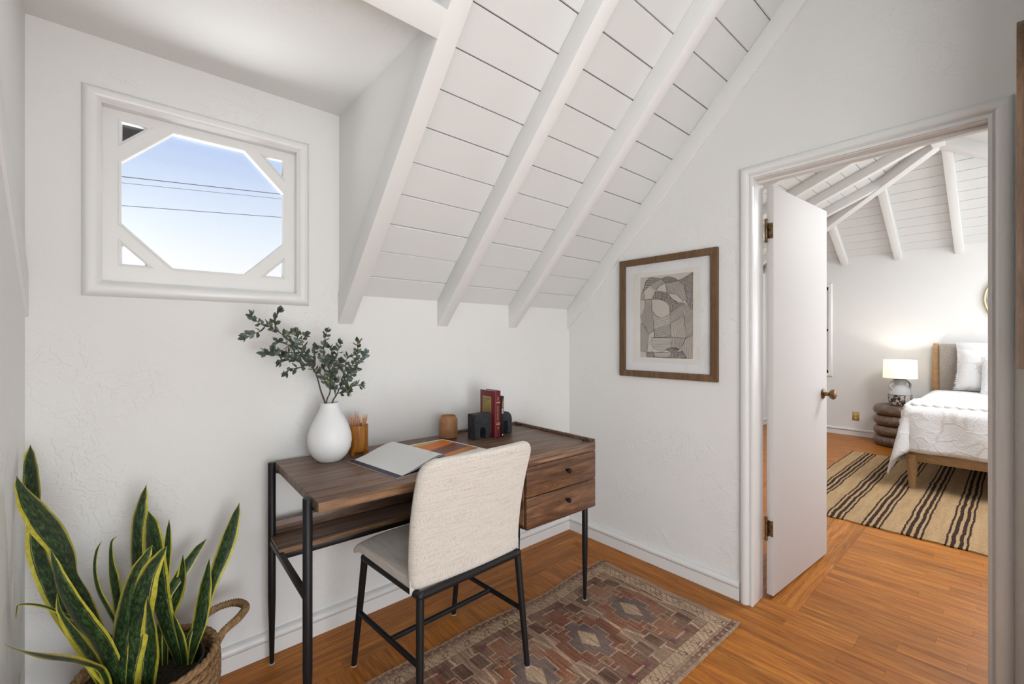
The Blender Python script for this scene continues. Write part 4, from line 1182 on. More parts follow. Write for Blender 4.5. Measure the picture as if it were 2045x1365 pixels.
# ---- arched wood-framed mirror on the return wall, seen edge on at the right
am = thing('arched_mirror', 'arched brown wood-framed mirror seen edge on beside the doorway', 'mirror', (-.33, -2.01, 1.6))
def arch(x0, x1, z0, zs_, apex, n=20):
    c_ = (x0 + x1) / 2; r = (x1 - x0) / 2
    return [(x0, z0), (x1, z0), (x1, zs_)] + [(c_ + r * math.cos(math.pi * k / n), zs_ + (apex - zs_) * math.sin(math.pi * k / n)) for k in range(1, n)] + [(x0, zs_)]
out_, in_ = arch(-.575, -.085, 1.195, 1.86, 2.16), arch(-.545, -.115, 1.225, 1.86, 2.13)
mb = MB(); n = len(out_)
for y0, y1 in ((-2.0225, -1.9965),):
    mb.add([(p[0], y0, p[1]) for p in out_] + [(p[0], y0, p[1]) for p in in_] + [(p[0], y1, p[1]) for p in out_] + [(p[0], y1, p[1]) for p in in_],
           [(i, (i + 1) % n, n + (i + 1) % n, n + i) for i in range(n)] + [(2 * n + i, 3 * n + i, 3 * n + (i + 1) % n, 2 * n + (i + 1) % n) for i in range(n)] +
           [(i, 2 * n + i, 2 * n + (i + 1) % n, (i + 1) % n) for i in range(n)] + [(n + i, n + (i + 1) % n, 3 * n + (i + 1) % n, 3 * n + i) for i in range(n)])
mb.build('frame', M['oak_frame'], am)
M['mirror'] = plain('silvered_mirror', (.85, .85, .85, 1), .03, 1.0)
mb = MB().add([(p[0], -2.016, p[1]) for p in in_], [tuple(range(n))]); mb.build('mirror_plate', M['mirror'], am)

# ---- snake plant in a woven basket
BC = (-2.205, -.285)
def m_snake():
    t = NT('snake_plant_leaf')
    uv = t.n('UVMap'); sep = t.n('SeparateXYZ'); t.l(uv.outputs[0], sep.inputs[0])
    across = t.math('ABSOLUTE', t.math('SUBTRACT', sep.outputs[0], .5))
    along = sep.outputs[1]
    oi = t.n('ObjectInfo')
    vec = t.n('CombineXYZ'); t.l(t.math('MULTIPLY', sep.outputs[0], .16), vec.inputs[0]); t.l(along, vec.inputs[1]); t.l(t.math('MULTIPLY', oi.outputs['Random'], 20.0), vec.inputs[2])
    wob = t.noise(vec.outputs[0], 4, 3)
    band = t.noise(vec.outputs[0], 62, 4, .7, .5)
    green = t.ramp(band, [(.40, (.008, .017, .008, 1)), (.50, (.022, .050, .016, 1)), (.62, (.070, .130, .036, 1))])
    edge = t.math('ADD', across, t.math('MULTIPLY', t.math('SUBTRACT', wob, .5), .16))
    edge = t.math('ADD', edge, t.math('MULTIPLY', t.math('SUBTRACT', oi.outputs['Random'], .45), .11))
    ycol = t.ramp(band, [(.35, (.40, .37, .035, 1)), (.6, (.62, .56, .06, 1)), (.8, (.72, .66, .20, 1))])
    fac = t.ramp(edge, [(.352, (0, 0, 0, 1)), (.366, (1, 1, 1, 1))])
    line = t.math('MULTIPLY', t.ramp(edge, [(.30, (0, 0, 0, 1)), (.308, (1, 1, 1, 1)), (.322, (1, 1, 1, 1)), (.33, (0, 0, 0, 1))]), t.ramp(wob, [(.42, (0, 0, 0, 1)), (.55, (1, 1, 1, 1))]))
    c = t.mix(fac, green, ycol); c = t.mix(t.math('MULTIPLY', line, .8), c, (.42, .42, .16, 1))
    t.col(c); t.set(Roughness=.40)
    t.bump(band, .15, .002)
    return t.m
M['snake'] = m_snake()
M['dry'] = plain('dry_leaf_tip', (.16, .10, .05, 1), .8)
sp = thing('snake_plant', 'tall variegated snake plant with yellow-edged leaves in the basket', 'plant', (BC[0], BC[1], .24))
camdir = Vector((.659, .752, 0))
rs = random.Random(4)
SAT = {'x': -2.480}
for li, lf in enumerate(SNAKE_LEAVES):
    pts = [Vector(p[:3]) for p in lf]; ws = [p[3] for p in lf]
    # root each leaf in the soil
    r0 = Vector((BC[0] + max(-.09, min(.09, (pts[0].x - BC[0]) * .8)), BC[1] + max(-.09, min(.09, (pts[0].y - BC[1]) * .6)), .225))
    if (pts[0] - r0).length > .03:
        pts = [r0] + pts; ws = [max(.018, ws[0] * .55)] + ws
    P = smoothpath(pts, 5)
    n = len(P)
    W = []
    for i in range(n):
        f = i / (n - 1) * (len(ws) - 1); k_ = min(int(f), len(ws) - 2); q = f - k_
        q = q * q * (3 - 2 * q) * .5 + q * .5
        W.append(ws[k_] + (ws[k_ + 1] - ws[k_]) * q)
    rows = []; uvs = []
    NA = 9
    turn = rs.uniform(-.2, .2)
    fold = rs.choice((-1, 1)) * rs.uniform(.10, .22)
    if li == 4: turn, fold = 0.0, .04
    for i, p in enumerate(P):
        t_ = (P[min(i + 1, n - 1)] - P[max(i - 1, 0)]).normalized()
        s_ = t_.cross(camdir)
        if s_.length < .1: s_ = Vector((1, 0, 0))
        s_.normalize(); nn = s_.cross(t_).normalized()
        a = turn * math.sin(2.2 * i / n + li)
        sd = (s_ * math.cos(a) + nn * math.sin(a)).normalized(); nd = sd.cross(t_)
        row = []
        for j in range(NA):
            u = j / (NA - 1)
            e_ = (2 * u - 1)
            q = p + sd * e_ * W[i] / 2 / max(.75, math.cos(a)) + nd * (abs(e_) ** 1.6) * W[i] * fold
            q.x = max(q.x, SAT['x']); q.y = min(q.y, -.012)
            row.append(q)
        rows.append(row)
    # closed, slightly thick blade
    mb = MB(); th = .0011
    back_ = []
    for i, row in enumerate(rows):
        t_ = (P[min(i + 1, n - 1)] - P[max(i - 1, 0)]).normalized()
        s_ = (row[-1] - row[0]); s_ = s_.normalized() if s_.length > 1e-6 else Vector((1, 0, 0))
        nd = s_.cross(t_).normalized()
        back_.append([q + nd * th * (1 - abs(2 * j / (NA - 1) - 1) ** 4) for j, q in enumerate(row)])
    mb.grid(rows); mb.grid(back_)
    o = mb.build('leaf', M['snake'], sp, smooth=True, angle=180)
    me = o.data; ul = me.uv_layers.new(name='UVMap')
    tot = sum((P[i + 1] - P[i]).length for i in range(n - 1)); acc = [0.0]
    for i in range(n - 1): acc.append(acc[-1] + (P[i + 1] - P[i]).length)
    cnt = n * NA
    for lp in me.loops:
        vi = lp.vertex_index % cnt
        ul.data[lp.index].uv = ((vi % NA) / (NA - 1), acc[vi // NA] + .37 * li)
t = NT('potting_soil'); t.col(t.ramp(t.noise(t.coord('Object'), 90, 4), [(.35, (.008, .006, .005, 1)), (.7, (.05, .035, .025, 1))])); t.set(Roughness=.95)
t.bump(t.noise(t.coord('Object'), 120, 4), .8, .01); M['soil'] = t.m
MB().lathe([(0, .012), (.05, .014), (.10, .006), (.128, 0), (.128, -.03), (0, -.03)], (BC[0], BC[1], .226), 32).build('soil', M['soil'], sp, smooth=True)
M['pot'] = plain('black_nursery_pot', (.012, .012, .013, 1), .45)
MB().lathe([(0, 0), (.105, 0), (.108, .01), (.134, .262), (.138, .264), (.138, .270), (.131, .270), (.128, .25), (.104, .015), (0, .012)], (BC[0], BC[1], .018), 36).build('nursery_pot', M['pot'], sp, smooth=True, angle=40)

t = NT('woven_rush'); oi = t.n('ObjectInfo')
co = t.coord('Object', (1, 1, 1)); nz = t.noise(co, 70, 5, .65)
t.col(t.ramp(nz, [(.30, (.13, .065, .025, 1)), (.52, (.30, .17, .075, 1)), (.72, (.46, .30, .15, 1))])); t.set(Roughness=.75)
t.bump(t.noise(co, 240, 3), .3, .002); M['rush'] = t.m
bas = thing('basket', 'round woven rush basket with rope handles holding the snake plant', 'basket', (BC[0], BC[1], 0))
NCO = 13
for k in range(NCO):
    z = .012 + .288 * k / (NCO - 1)
    q = k / (NCO - 1)
    R = .140 + .024 * math.sin(q * 2.2) + .006 * q
    mb = MB(); ns = 84
    for strand in range(3):                                  # three rushes twisted round each other
        path = []
        for i in range(ns):
            a = 2 * math.pi * i / ns; ph = 14 * a + strand * 2.094 + k
            path.append((BC[0] + (R + .0062 * math.cos(ph)) * math.cos(a), BC[1] + (R + .0062 * math.cos(ph)) * math.sin(a), z + .0062 * math.sin(ph)))
        mb.tube(path, .0068, 6, closed=True)
    mb.build('coil', M['rush'], bas, smooth=True, angle=180)
MB().lathe([(0, 0), (.138, 0), (.138, .006), (0, .006)], (BC[0], BC[1], .002), 32).build('base', M['rush'], bas)
for ang in (math.radians(22), math.radians(202)):
    ca, sa = math.cos(ang), math.sin(ang)
    def hp(s_, o_, z): return Vector((BC[0] + (.166 + o_) * ca - s_ * sa, BC[1] + (.166 + o_) * sa + s_ * ca, z))
    ctrl = [hp(-.060, -.010, .280), hp(-.066, .012, .312), hp(-.062, .062, .326), hp(-.028, .108, .330), hp(.028, .108, .330), hp(.062, .062, .326), hp(.066, .012, .312), hp(.060, -.010, .280)]
    path = smoothpath(ctrl, 24)
    m_ = len(path)
    h = MB().tube(path, [.0105 + .0030 * (i % 3 == 1) for i in range(m_)], 12).build('handle', M['rush'], bas, smooth=True, angle=180)

# ---- study rug: faded Turkish runner, coloured knot by knot
RX0, RX1, RY0, RY1 = -2.05, -.203, -1.185, -.428
nx, ny = 616, 252
rr_ = random.Random(21)
TAN, BRN, DBR, TER, GRY, CRM, PLM, LIN = (.34, .235, .165), (.17, .098, .066), (.125, .073, .052), (.245, .108, .064), (.145, .105, .096), (.42, .305, .205), (.14, .055, .058), (.42, .285, .20)
def stepped(dx, dy, a, b, n=4):
    """stepped diamond test: |dx| in n steps of a, |dy| of b"""
    dx, dy = abs(dx), abs(dy)
    if dx >= a or dy >= b: return False
    k_ = int(dx / (a / n))
    return dy < b * (1 - k_ / n)
def rug_col(x, y):
    # distances from the ends and sides
    s = RX1 - x; e_ = min(y - RY0, RY1 - y)
    if e_ < .040 or s < .030:
        v = .5 + .5 * math.sin(s * 160) * math.sin(y * 190)
        return BRN if (e_ < .034 and e_ > .010 and v > .28) else TAN
    if e_ < .044 or s < .034: return BRN
    if e_ < .094 or s < .088:
        along = s if e_ < .094 else (y - RY0)
        ac = (e_ - .044) if e_ < .094 else (s - .034)
        ph = (along % .104)
        q = ph - .03 - (ac * .5)
        if 0 < q < .022 and .010 < ac < .040:
            if q < .004 or q > .018 or ac < .014 or ac > .036: return DBR
        if math.sin(along * 210 + ac * 160) > .93: return BRN
        return CRM
    if e_ < .099 or s < .093: return LIN if e_ > .0965 else DBR
    # field with medallions every 0.31 m
    k_ = round((s - .272) / .31); cx = .272 + .31 * k_
    dx, dy = s - cx, (y - (RY0 + RY1) / 2)
    if stepped(dx, dy, .040, .065, 9): return CRM
    if stepped(dx, dy, .088, .125, 3): return GRY
    if stepped(dx, dy, .0925, .131, 3): return LIN
    med = stepped(dx, dy, .150, .250, 4)
    if med:
        if not stepped(dx, dy, .1455, .243, 4): return LIN
        u, w_ = abs(dx) - .055, abs(abs(dy) - .135)
        if abs(u) < .022 and w_ < .026:
            if abs(u) > .018 or w_ > .022: return LIN
            if abs(u) < .006 and w_ < .006: return PLM
            return (.235, .125, .072)
        return TER if k_ % 2 == 0 else (.185, .082, .052)
    # squares in the corners between medallions
    ax, ay = abs(dx), abs(dy)
    if .085 < ax < .140 and .150 < ay < .235:
        if ax < .089 or ay < .154 or ay > .231: return LIN
        return DBR
    if .03 < ax < .07 and .235 < ay < .262: return PLM
    z_ = abs(((s - .117) % .31) - .155)
    if abs(z_ - .155 + abs(dy) * .18) < .006: return LIN
    if abs(dx) > .12: return (.27, .18, .125)
    return BRN
verts, cols = [], []
def wav(x): return .012 * math.sin(2.2 + x * 5.2) + .006 * math.sin(x * 11.0)
for i in range(nx + 1):
    x = RX0 + (RX1 - RX0) * i / nx
    for j in range(ny + 1):
        y = RY0 + (RY1 - RY0) * j / ny
        f = j / ny
        yy = y + wav(x) * f * f - .012 * (1 - f) * math.sin(x * 2.2 + .5)
        curl = 0.0
        if i > nx - 14 and j < 16: curl = .008 * ((i - nx + 14) / 14) * ((16 - j) / 16)
        verts.append((x + .004 * math.sin(y * 24), yy, .0085 + .0006 * math.sin(x * 31) * math.sin(y * 27) + curl))
        c_ = rug_col(x, y)
        streak = .82 + .36 * rr_.random()
        cols.append((c_[0] * streak, c_[1] * streak, c_[2] * streak, 1))
fs = [(i * (ny + 1) + j, (i + 1) * (ny + 1) + j, (i + 1) * (ny + 1) + j + 1, i * (ny + 1) + j + 1) for i in range(nx) for j in range(ny)]
me = bpy.data.meshes.new('rug_pile'); 
# underside and edge
nb = len(verts)
rim = [i * (ny + 1) for i in range(nx + 1)] + [nx * (ny + 1) + j for j in range(1, ny + 1)] + [i * (ny + 1) + ny for i in range(nx - 1, -1, -1)] + [j for j in range(ny - 1, 0, -1)]
verts += [(verts[v][0], verts[v][1], max(.0006, verts[v][2] - .0079)) for v in rim]
cols += [(.20, .14, .10, 1)] * len(rim)
m_ = len(rim)
fs += [(rim[i], nb + i, nb + (i + 1) % m_, rim[(i + 1) % m_]) for i in range(m_)] + [tuple(nb + i for i in range(m_))]
me.from_pydata(verts, [], fs)
ca = me.color_attributes.new('knot', 'FLOAT_COLOR', 'POINT')
flat = []
for c_ in cols: flat += c_
ca.data.foreach_set('color', flat)
t = NT('faded_wool_rug'); at = t.n('VertexColor', layer_name='knot')
st = t.noise(t.coord('World', (26, 1.6, 1)), 4, 4, .65); fd = t.noise(t.coord('World'), 5, 4, .6); gr = t.noise(t.coord('World'), 420, 2)
c = t.mix(.85, at.outputs[0], t.ramp(st, [(.30, (.50, .50, .50, 1)), (.68, (1.75, 1.68, 1.62, 1))]), 'MULTIPLY')
c = t.mix(t.ramp(fd, [(.42, (0, 0, 0, 1)), (.70, (.55, .55, .55, 1))]), c, (.36, .245, .17, 1))
c = t.mix(.8, c, t.ramp(gr, [(.3, (.55, .55, .55, 1)), (.7, (1.35, 1.35, 1.35, 1))]), 'MULTIPLY')
t.col(c); t.set(Roughness=.95); t.b.inputs['Specular IOR Level'].default_value = .1
t.bump(gr, .5, .002)
me.materials.append(t.m); me.update()
rug = thing('patterned_rug', 'faded brown and rust patterned runner under the desk chair', 'rug', ((RX0 + RX1) / 2, (RY0 + RY1) / 2, 0))
po = bpy.data.objects.new('pile', me); COL.objects.link(po); po.parent = rug; po.location = -Vector(rug.location)

# ================================================================== BEDROOM
# ---- jute rug
def m_jute():
    t = NT('jute_with_black_stripes')
    g = t.n('NewGeometry'); sep = t.n('SeparateXYZ'); t.l(g.outputs['Position'], sep.inputs[0])
    wob = t.noise(t.coord('World', (3, 1, 1)), 1.2, 3, .6); wob2 = t.noise(t.coord('World', (45, 45, 1)), 1.0, 2)
    y = t.math('ADD', sep.outputs[1], t.math('MULTIPLY', t.math('SUBTRACT', wob, .5), .030))
    y = t.math('ADD', y, t.math('MULTIPLY', t.math('SUBTRACT', wob2, .5), .012))
    ph = t.math('FRACT', t.math('MULTIPLY', t.math('ADD', y, 5.512), 1 / .205))
    K, N_ = (0, 0, 0, 1), (1, 1, 1, 1)
    st = []
    for a, b in ((.11, .165), (.225, .315), (.395, .495), (.56, .615)):
        st += [(a, K), (a + .006, N_), (b, N_), (b + .006, K)]
    fac = t.ramp(ph, [(0, K)] + st + [(1, K)])
    nz = t.noise(t.coord('World', (40, 40, 40)), 3.5, 4, .7); big = t.noise(t.coord('World', (1, 8, 1)), 3, 3)
    base = t.ramp(nz, [(.25, (.34, .205, .098, 1)), (.5, (.60, .40, .215, 1)), (.75, (.76, .55, .32, 1))])
    base = t.mix(.6, base, t.ramp(big, [(.3, (.80, .74, .66, 1)), (.7, (1.1, 1.1, 1.05, 1))]), 'MULTIPLY')
    t.col(t.mix(fac, base, (.060, .034, .026, 1))); t.set(Roughness=.95)
    t.b.inputs['Specular IOR Level'].default_value = .1
    t.bump(nz, 1.0, .012)
    return t.m
M['jute'] = m_jute()
jr = thing('jute_rug', 'tan jute rug with dark brown stripes under the bed', 'rug', (2.75, -1.9, 0))
mb = MB(); nx, ny = 70, 60
X0, X1, Y0, Y1 = 1.540, 3.95, -3.20, -.760
rj = random.Random(2)
pts = [[(X0 + (X1 - X0) * i / nx + (.006 * math.sin(j * 1.7) if i in (0, nx) else 0), Y0 + (Y1 - Y0) * j / ny + (.006 * math.sin(i * 1.9) if j in (0, ny) else 0), .012 + .0015 * rj.random() - (.004 if i in (0, nx) or j in (0, ny) else 0)) for j in range(ny + 1)] for i in range(nx + 1)]
mb.grid(pts)
bot = [[(p[0], p[1], .001) for p in r] for r in pts]
for a, b in ((pts[0], bot[0]), (bot[-1], pts[-1]), ([r[0] for r in bot], [r[0] for r in pts]), ([r[-1] for r in pts], [r[-1] for r in bot])): mb.grid([a, b])
mb.build('pile', M['jute'], jr, smooth=True, angle=180)

# ---- bed frame
BT_ = M['bed_oak'] = m_wood('light_oak_bed', (.36, .20, .085, 1), (.46, .275, .125, 1), (.55, .35, .175, 1), 1, 2.0, .45, .12, 0, 'World', 14)
BYL, BYR, BXF, BXH = -1.385, -2.96, 2.735, 4.90
t = NT('oatmeal_boucle'); t.col(t.ramp(t.noise(t.coord('Object'), 150, 3), [(.3, (.32, .275, .24, 1)), (.7, (.52, .47, .43, 1))])); t.set(Roughness=.95); t.bump(t.noise(t.coord('Object'), 150, 3), .5, .004); M['oatmeal'] = t.m
bed = thing('bed', 'light oak bed frame with an oatmeal upholstered headboard', 'bed', ((BXF + BXH) / 2, (BYL + BYR) / 2, 0))
MB().box(BXF, BXF + .035, BYR, BYL + .02, .245, .365).build('foot_rail', M['bed_oak'], bed, bevel=.008)
MB().box(BXF + .02, 4.93, BYL - .035, BYL + .005, .245, .365).build('side_rail', M['bed_oak'], bed, bevel=.006)
MB().box(BXF + .02, 4.93, BYR - .005, BYR + .035, .245, .365).build('side_rail', M['bed_oak'], bed, bevel=.006)
for y in (BYL - .02, BYR + .02):
    for x in (BXF + .03, 4.6):
        fz_ = .0135 if x < 3.9 else 0.0
        MB().lathe([(0, fz_), (.020, fz_), (.022, fz_ + .01), (.040, .25), (.040, .30), (0, .30)], (x, y, 0), 24).build('leg', M['bed_oak'], bed, smooth=True, angle=40)
for y in (BYL + .028, BYR - .028):
    mb = MB()
    mb.grid([[(4.925 + r * math.cos(a), y + r * math.sin(a) * .8, z) for a in [2 * math.pi * k / 18 for k in range(18)]] for z, r in ((0, .026), (.3, .034), (.60, .042), (.86, .042), (1.0, .036), (1.18, .030), (1.223, .028))], close_u=True)
    mb.add([(4.925 + .028 * math.cos(a), y + .028 * math.sin(a) * .8, 1.223) for a in [2 * math.pi * k / 18 for k in range(18)]], [tuple(range(18))])
    mb.build('headboard_post', M['bed_oak'], bed, smooth=True, angle=40)
MB().box(4.895, 4.955, BYR, BYL - .0, .40, 1.215).build('headboard_panel', M['oatmeal'], bed, bevel=.016, seg=4)
M['mattress'] = plain('white_mattress', (.80, .79, .77, 1), .9)
mt = MB().box(BXF + .045, 4.88, BYR + .01, BYL - .045, .30, .665).build('mattress', M['mattress'], None, bevel=.05, seg=5, loc=((BXF + 4.9) / 2, (BYL + BYR) / 2, .30))
tag(mt, 'thick white mattress under the quilt on the oak bed', 'mattress')

# ---- quilt
t = NT('white_embroidered_quilt'); co = t.coord('Object')
v1 = t.n('TexVoronoi', feature='DISTANCE_TO_EDGE'); v1.inputs['Scale'].default_value = 7.5
wv = t.n('VectorMath', operation='ADD'); nzz = t.n('TexNoise'); nzz.inputs['Scale'].default_value = 4.0; t.l(co, nzz.inputs['Vector']); t.l(co, wv.inputs[0])
scv = t.n('VectorMath', operation='SCALE'); scv.inputs['Scale'].default_value = .25; t.l(nzz.outputs['Color'], scv.inputs[0]); t.l(scv.outputs[0], wv.inputs[1]); t.l(wv.outputs[0], v1.inputs['Vector'])
leafy = t.ramp(v1.outputs['Distance'], [(.02, (1, 1, 1, 1)), (.09, (0, 0, 0, 1))])
pat = t.ramp(t.noise(wv.outputs[0], 6, 2), [(.52, (0, 0, 0, 1)), (.56, (1, 1, 1, 1))])
t.col(t.mix(t.math('MULTIPLY', t.math('MULTIPLY', leafy, pat), .5), (.82, .81, .80, 1), (.62, .54, .48, 1)))
t.set(Roughness=.95)
hh = t.math('ADD', t.math('MULTIPLY', t.noise(t.coord('Object', (3, 90, 90)), 1.0, 2), .9), t.math('MULTIPLY', leafy, .45))
t.bump(hh, .35, .008); M['quilt'] = t.m
def drape(s, q, top=.700, flare=.20):
    """s: distance along X from the headboard side; flat cloth coordinate (x,y) -> hanging point"""
    x, y = s, q
    fx, fy = BXF - .012, BYL + .030
    dx, dy = max(0.0, fx + .05 - x), max(0.0, y - (fy - .05))
    d = math.hypot(dx, dy)
    if d < 1e-6:
        return (x, y, top + .006 * math.sin(x * 9) * math.sin(y * 7))
    ux, uy = -dx / d, dy / d
    bx, by = max(x, fx + .05), min(y, fy - .05)
    ang = math.atan2(dy, dx)
    r = .05
    if d < r * 1.57:
        a = d / r; out = r * math.sin(a); z = top - r * (1 - math.cos(a))
    else:
        hang = d - r * 1.57
        corner = math.sin(2 * ang)
        fold = .018 * math.sin((bx * 21 + by * 17) + ang * 7) * min(1, hang / .2)
        out = r + hang * (.05 + flare * corner * .9) + fold
        z = top - r - hang * (1 - .06 * corner)
    return (bx + ux * out, by + uy * out, max(z, .03))
qx = [4.45 - (4.45 - (BXF - .36)) * i / 60 for i in range(61)]
qy = [BYR + .02 + (BYL + .47 - BYR) * j / 70 for j in range(71)]
mb = MB().grid([[drape(x, y) for y in qy] for x in qx])
qo = mb.build('quilt', M['quilt'], None, smooth=True, angle=180, loc=(3.5, -2.1, .70))
tag(qo, 'white embroidered quilt hanging over the foot of the bed', 'quilt')
so = qo.modifiers.new('thick', 'SOLIDIFY'); so.thickness = .012; so.offset = 1

# ---- chunky knit throw: braided cords side by side
M['knit'] = plain('ivory_chunky_knit', (.82, .79, .73, 1), .95)
th_ = thing('knit_throw', 'chunky ivory braided knit throw across the foot of the bed', 'throw', (3.05, -2.0, .70))
ell = MB()
def ellipsoid(mb, c, ax, r, n=8, m=6):
    ax = Vector(ax).normalized(); u_ = ax.orthogonal().normalized(); v_ = ax.cross(u_)
    pts = []
    for i in range(m + 1):
        f = math.pi * i / m
        pts.append([Vector(c) + ax * r[0] * math.cos(f) + (u_ * math.cos(2 * math.pi * k / n) + v_ * math.sin(2 * math.pi * k / n)) * r[1] * max(.02, math.sin(f)) for k in range(n)])
    mb.grid(pts, close_u=True)
for row in range(7):
    xx = 2.790 + .062 * row
    mb = MB()
    y = BYR + .03; k = 0
    while y < BYL + .34 - .015 * row:
        p0 = Vector(drape(xx, y, .716)); p1 = Vector(drape(xx, y + .03, .716)); d = (p1 - p0)
        side = Vector((1, 0, 0)) * (.012 if k % 2 else -.012)
        ellipsoid(mb, p0 + side + Vector((0, .004 if p0.z < .66 else 0, .004)), d.normalized() + Vector((.7 if k % 2 else -.7, 0, 0)), (.033, .017))
        y += .034; k += 1
    mb.build('braid', M['knit'], th_, smooth=True, angle=180)

# ---- pillows
t = NT('white_textured_cushion'); co = t.coord('Object'); t.col(t.ramp(t.noise(co, 60, 3), [(.35, (.66, .65, .64, 1)), (.6, (.83, .82, .82, 1))])); t.set(Roughness=.95); t.bump(t.noise(co, 70, 3), .7, .01); M['boucle'] = t.m
M['sham'] = M['quilt']
def pillow(name, label, c, w_, h, th, lean, mat, flange=0.0, fringe=False, roll=0.0):
    root = thing(name, label, 'pillow', c, group='pillows against the headboard')
    n = 18
    def P(u, v, s):
        e = (1 - abs(u) ** 2.6) * (1 - abs(v) ** 2.6)
        z_ = s * th / 2 * max(0, e) ** .5
        y = u * w_ / 2 * (1 - .06 * (1 - abs(v)) * 0 - .05 * (1 - v * v)); z = v * h / 2 * (1 - .05 * (1 - u * u))
        cr, sr_ = math.cos(roll), math.sin(roll)
        y, z = y * cr - z * sr_, y * sr_ + z * cr
        cl, sl_ = math.cos(lean), math.sin(lean)
        return (c[0] + z * sl_ - z_ * cl, c[1] + y, c[2] + z * cl + z_ * sl_)
    us = [-1 + 2 * i / n for i in range(n + 1)]
    mb = MB().grid([[P(u, v, 1) for u in us] for v in us]).grid([[P(u, v, -1) for u in us] for v in us])
    mb.build('cover', mat, root, smooth=True, angle=100)
    if fringe:
        mb = MB(); rf = random.Random(8)
        for sgn in (-1, 1):
            for i in range(46):
                v = -1 + 2 * i / 45
                a = Vector(P(sgn, v, 0)); b = a + Vector((rf.uniform(-.008, .008), sgn * rf.uniform(.014, .026), rf.uniform(-.012, .008)))
                mb.tube([a, b], [.0035, .0025], 5)
        mb.build('fringe', mat, root)
    return root
pillow('pillow', 'white sham pillow standing behind the others against the headboard', (4.755, -1.86, .985), .66, .52, .17, .18, M['sham'])
pillow('pillow', 'white fringed pillow in the middle of the stack', (4.555, -1.86, .930), .60, .46, .17, .26, M['sham'], fringe=True, roll=.05)
pillow('pillow', 'white nubby textured cushion in front of the fringed pillow', (4.35, -1.96, .900), .44, .40, .16, .32, M['boucle'])

# ---- nightstand of stacked rings
M['ns'] = m_wood('brown_stained_ringstand', (.085, .050, .032, 1), (.16, .098, .064, 1), (.24, .155, .105, 1), 0, 2.0, .36, .15, .1, 'Object', 10)
NS = (4.685, -1.055)
ns = thing('nightstand', 'round brown wooden nightstand of four stacked rings', 'nightstand', (NS[0], NS[1], 0))
for k in range(4):
    z0 = .002 + .1215 * k; r, hb = .236, .0605
    prof = [(0, 0)] + [(r - .055 + .055 * math.sin(math.pi * q / 12), hb - hb * math.cos(math.pi * q / 12)) for q in range(13)] + [(0, 2 * hb)]
    MB().lathe(prof, (NS[0], NS[1], z0), 56).build('ring', M['ns'], ns, smooth=True, angle=60)
NT_ = .002 + .1215 * 3 + .121

# ---- table lamp
LP = (4.64, -1.075)
lamp = thing('table_lamp', 'table lamp with white drum shade and patterned two-handled base', 'lamp', (LP[0], LP[1], NT_))
M['lamp_white'] = plain('chalk_white_ceramic', (.62, .60, .58, 1), .7)
t = NT('brown_leaf_pattern'); vv = t.n('TexVoronoi'); vv.inputs['Scale'].default_value = 34; t.l(t.coord('Object', (1, 1, .6)), vv.inputs['Vector'])
t.col(t.ramp(t.noise(t.coord('Object', (1, 1, .55)), 42, 2, .5, 1.2), [(.47, (.022, .012, .009, 1)), (.52, (.55, .46, .40, 1))])); t.set(Roughness=.6); M['lamp_pat'] = t.m
M['lamp_line'] = plain('dark_brown_band', (.03, .018, .012, 1), .6)
KR, KZ = 1.14, 1.36
def lp(pr): return [(r * KR, z * KZ) for r, z in pr]
LB = (LP[0], LP[1], NT_)
MB().lathe(lp([(0, .0), (.070, .0), (.086, .010), (.094, .04), (.096, .07), (.095, .0945)]), LB, 40).build('lower_body', M['lamp_pat'], lamp, smooth=True)
MB().lathe(lp([(.0955, .0935), (.0975, .0945), (.0955, .0965), (.09, .0965), (.09, .0935), (.0955, .0935)]), LB, 40).build('band', M['lamp_line'], lamp)
for a in (math.radians(228), math.radians(48)):
    mb = MB(); gr_ = []
    for z_, r_ in ((.002, .074), (.012, .0885), (.04, .0955), (.07, .0975), (.1, .0968)):
        gr_.append([(LB[0] + r_ * KR * math.cos(a + d_), LB[1] + r_ * KR * math.sin(a + d_), LB[2] + z_ * KZ) for d_ in (-.24, -.12, 0, .12, .24)])
    mb.grid(gr_).build('plain_panel', M['lamp_white'], lamp, smooth=True)
MB().lathe(lp([(.0945, .096), (.090, .125), (.078, .150), (.060, .168), (.046, .176), (.044, .182), (.052, .212), (.054, .226), (.046, .230), (0, .230)]), LB, 40).build('upper_body', M['lamp_white'], lamp, smooth=True, angle=45)
for sgn in (-1, 1):
    dirv = Vector((.752, -.659, 0)) * sgn
    for off in (-.010, .010):
        ctr = Vector(LB) + Vector((.659, .752, 0)) * off
        pts = [ctr + dirv * .050 + Vector((0, 0, .285)), ctr + dirv * .085 + Vector((0, 0, .286)), ctr + dirv * .118 + Vector((0, 0, .255)), ctr + dirv * .118 + Vector((0, 0, .215)), ctr + dirv * .092 + Vector((0, 0, .190))]
        MB().tube(smoothpath(pts, 6), .006, 8).build('handle', M['lamp_white'], lamp, smooth=True)
t = NT('white_linen_shade'); t.col((.86, .84, .80, 1)); t.set(Roughness=.9)
ts = t.n('BsdfTranslucent'); ts.inputs[0].default_value = (.95, .90, .80, 1); mx = t.n('MixShader'); mx.inputs[0].default_value = .5
t.l(t.b.outputs[0], mx.inputs[1]); t.l(ts.outputs[0], mx.inputs[2]); t.l(mx.outputs[0], t.t.nodes['Material Output'].inputs[0]); M['shade'] = t.m
zs0, zs1 = .812 - NT_, 1.026 - NT_
MB().lathe([(.150, zs0), (.157, zs0), (.157, zs0 + .003), (.152, zs1 - .003), (.152, zs1), (.1465, zs1), (.1515, zs0 + .002), (.150, zs0)], (LP[0], LP[1], NT_), 48).build('shade', M['shade'], lamp, smooth=True, angle=50)
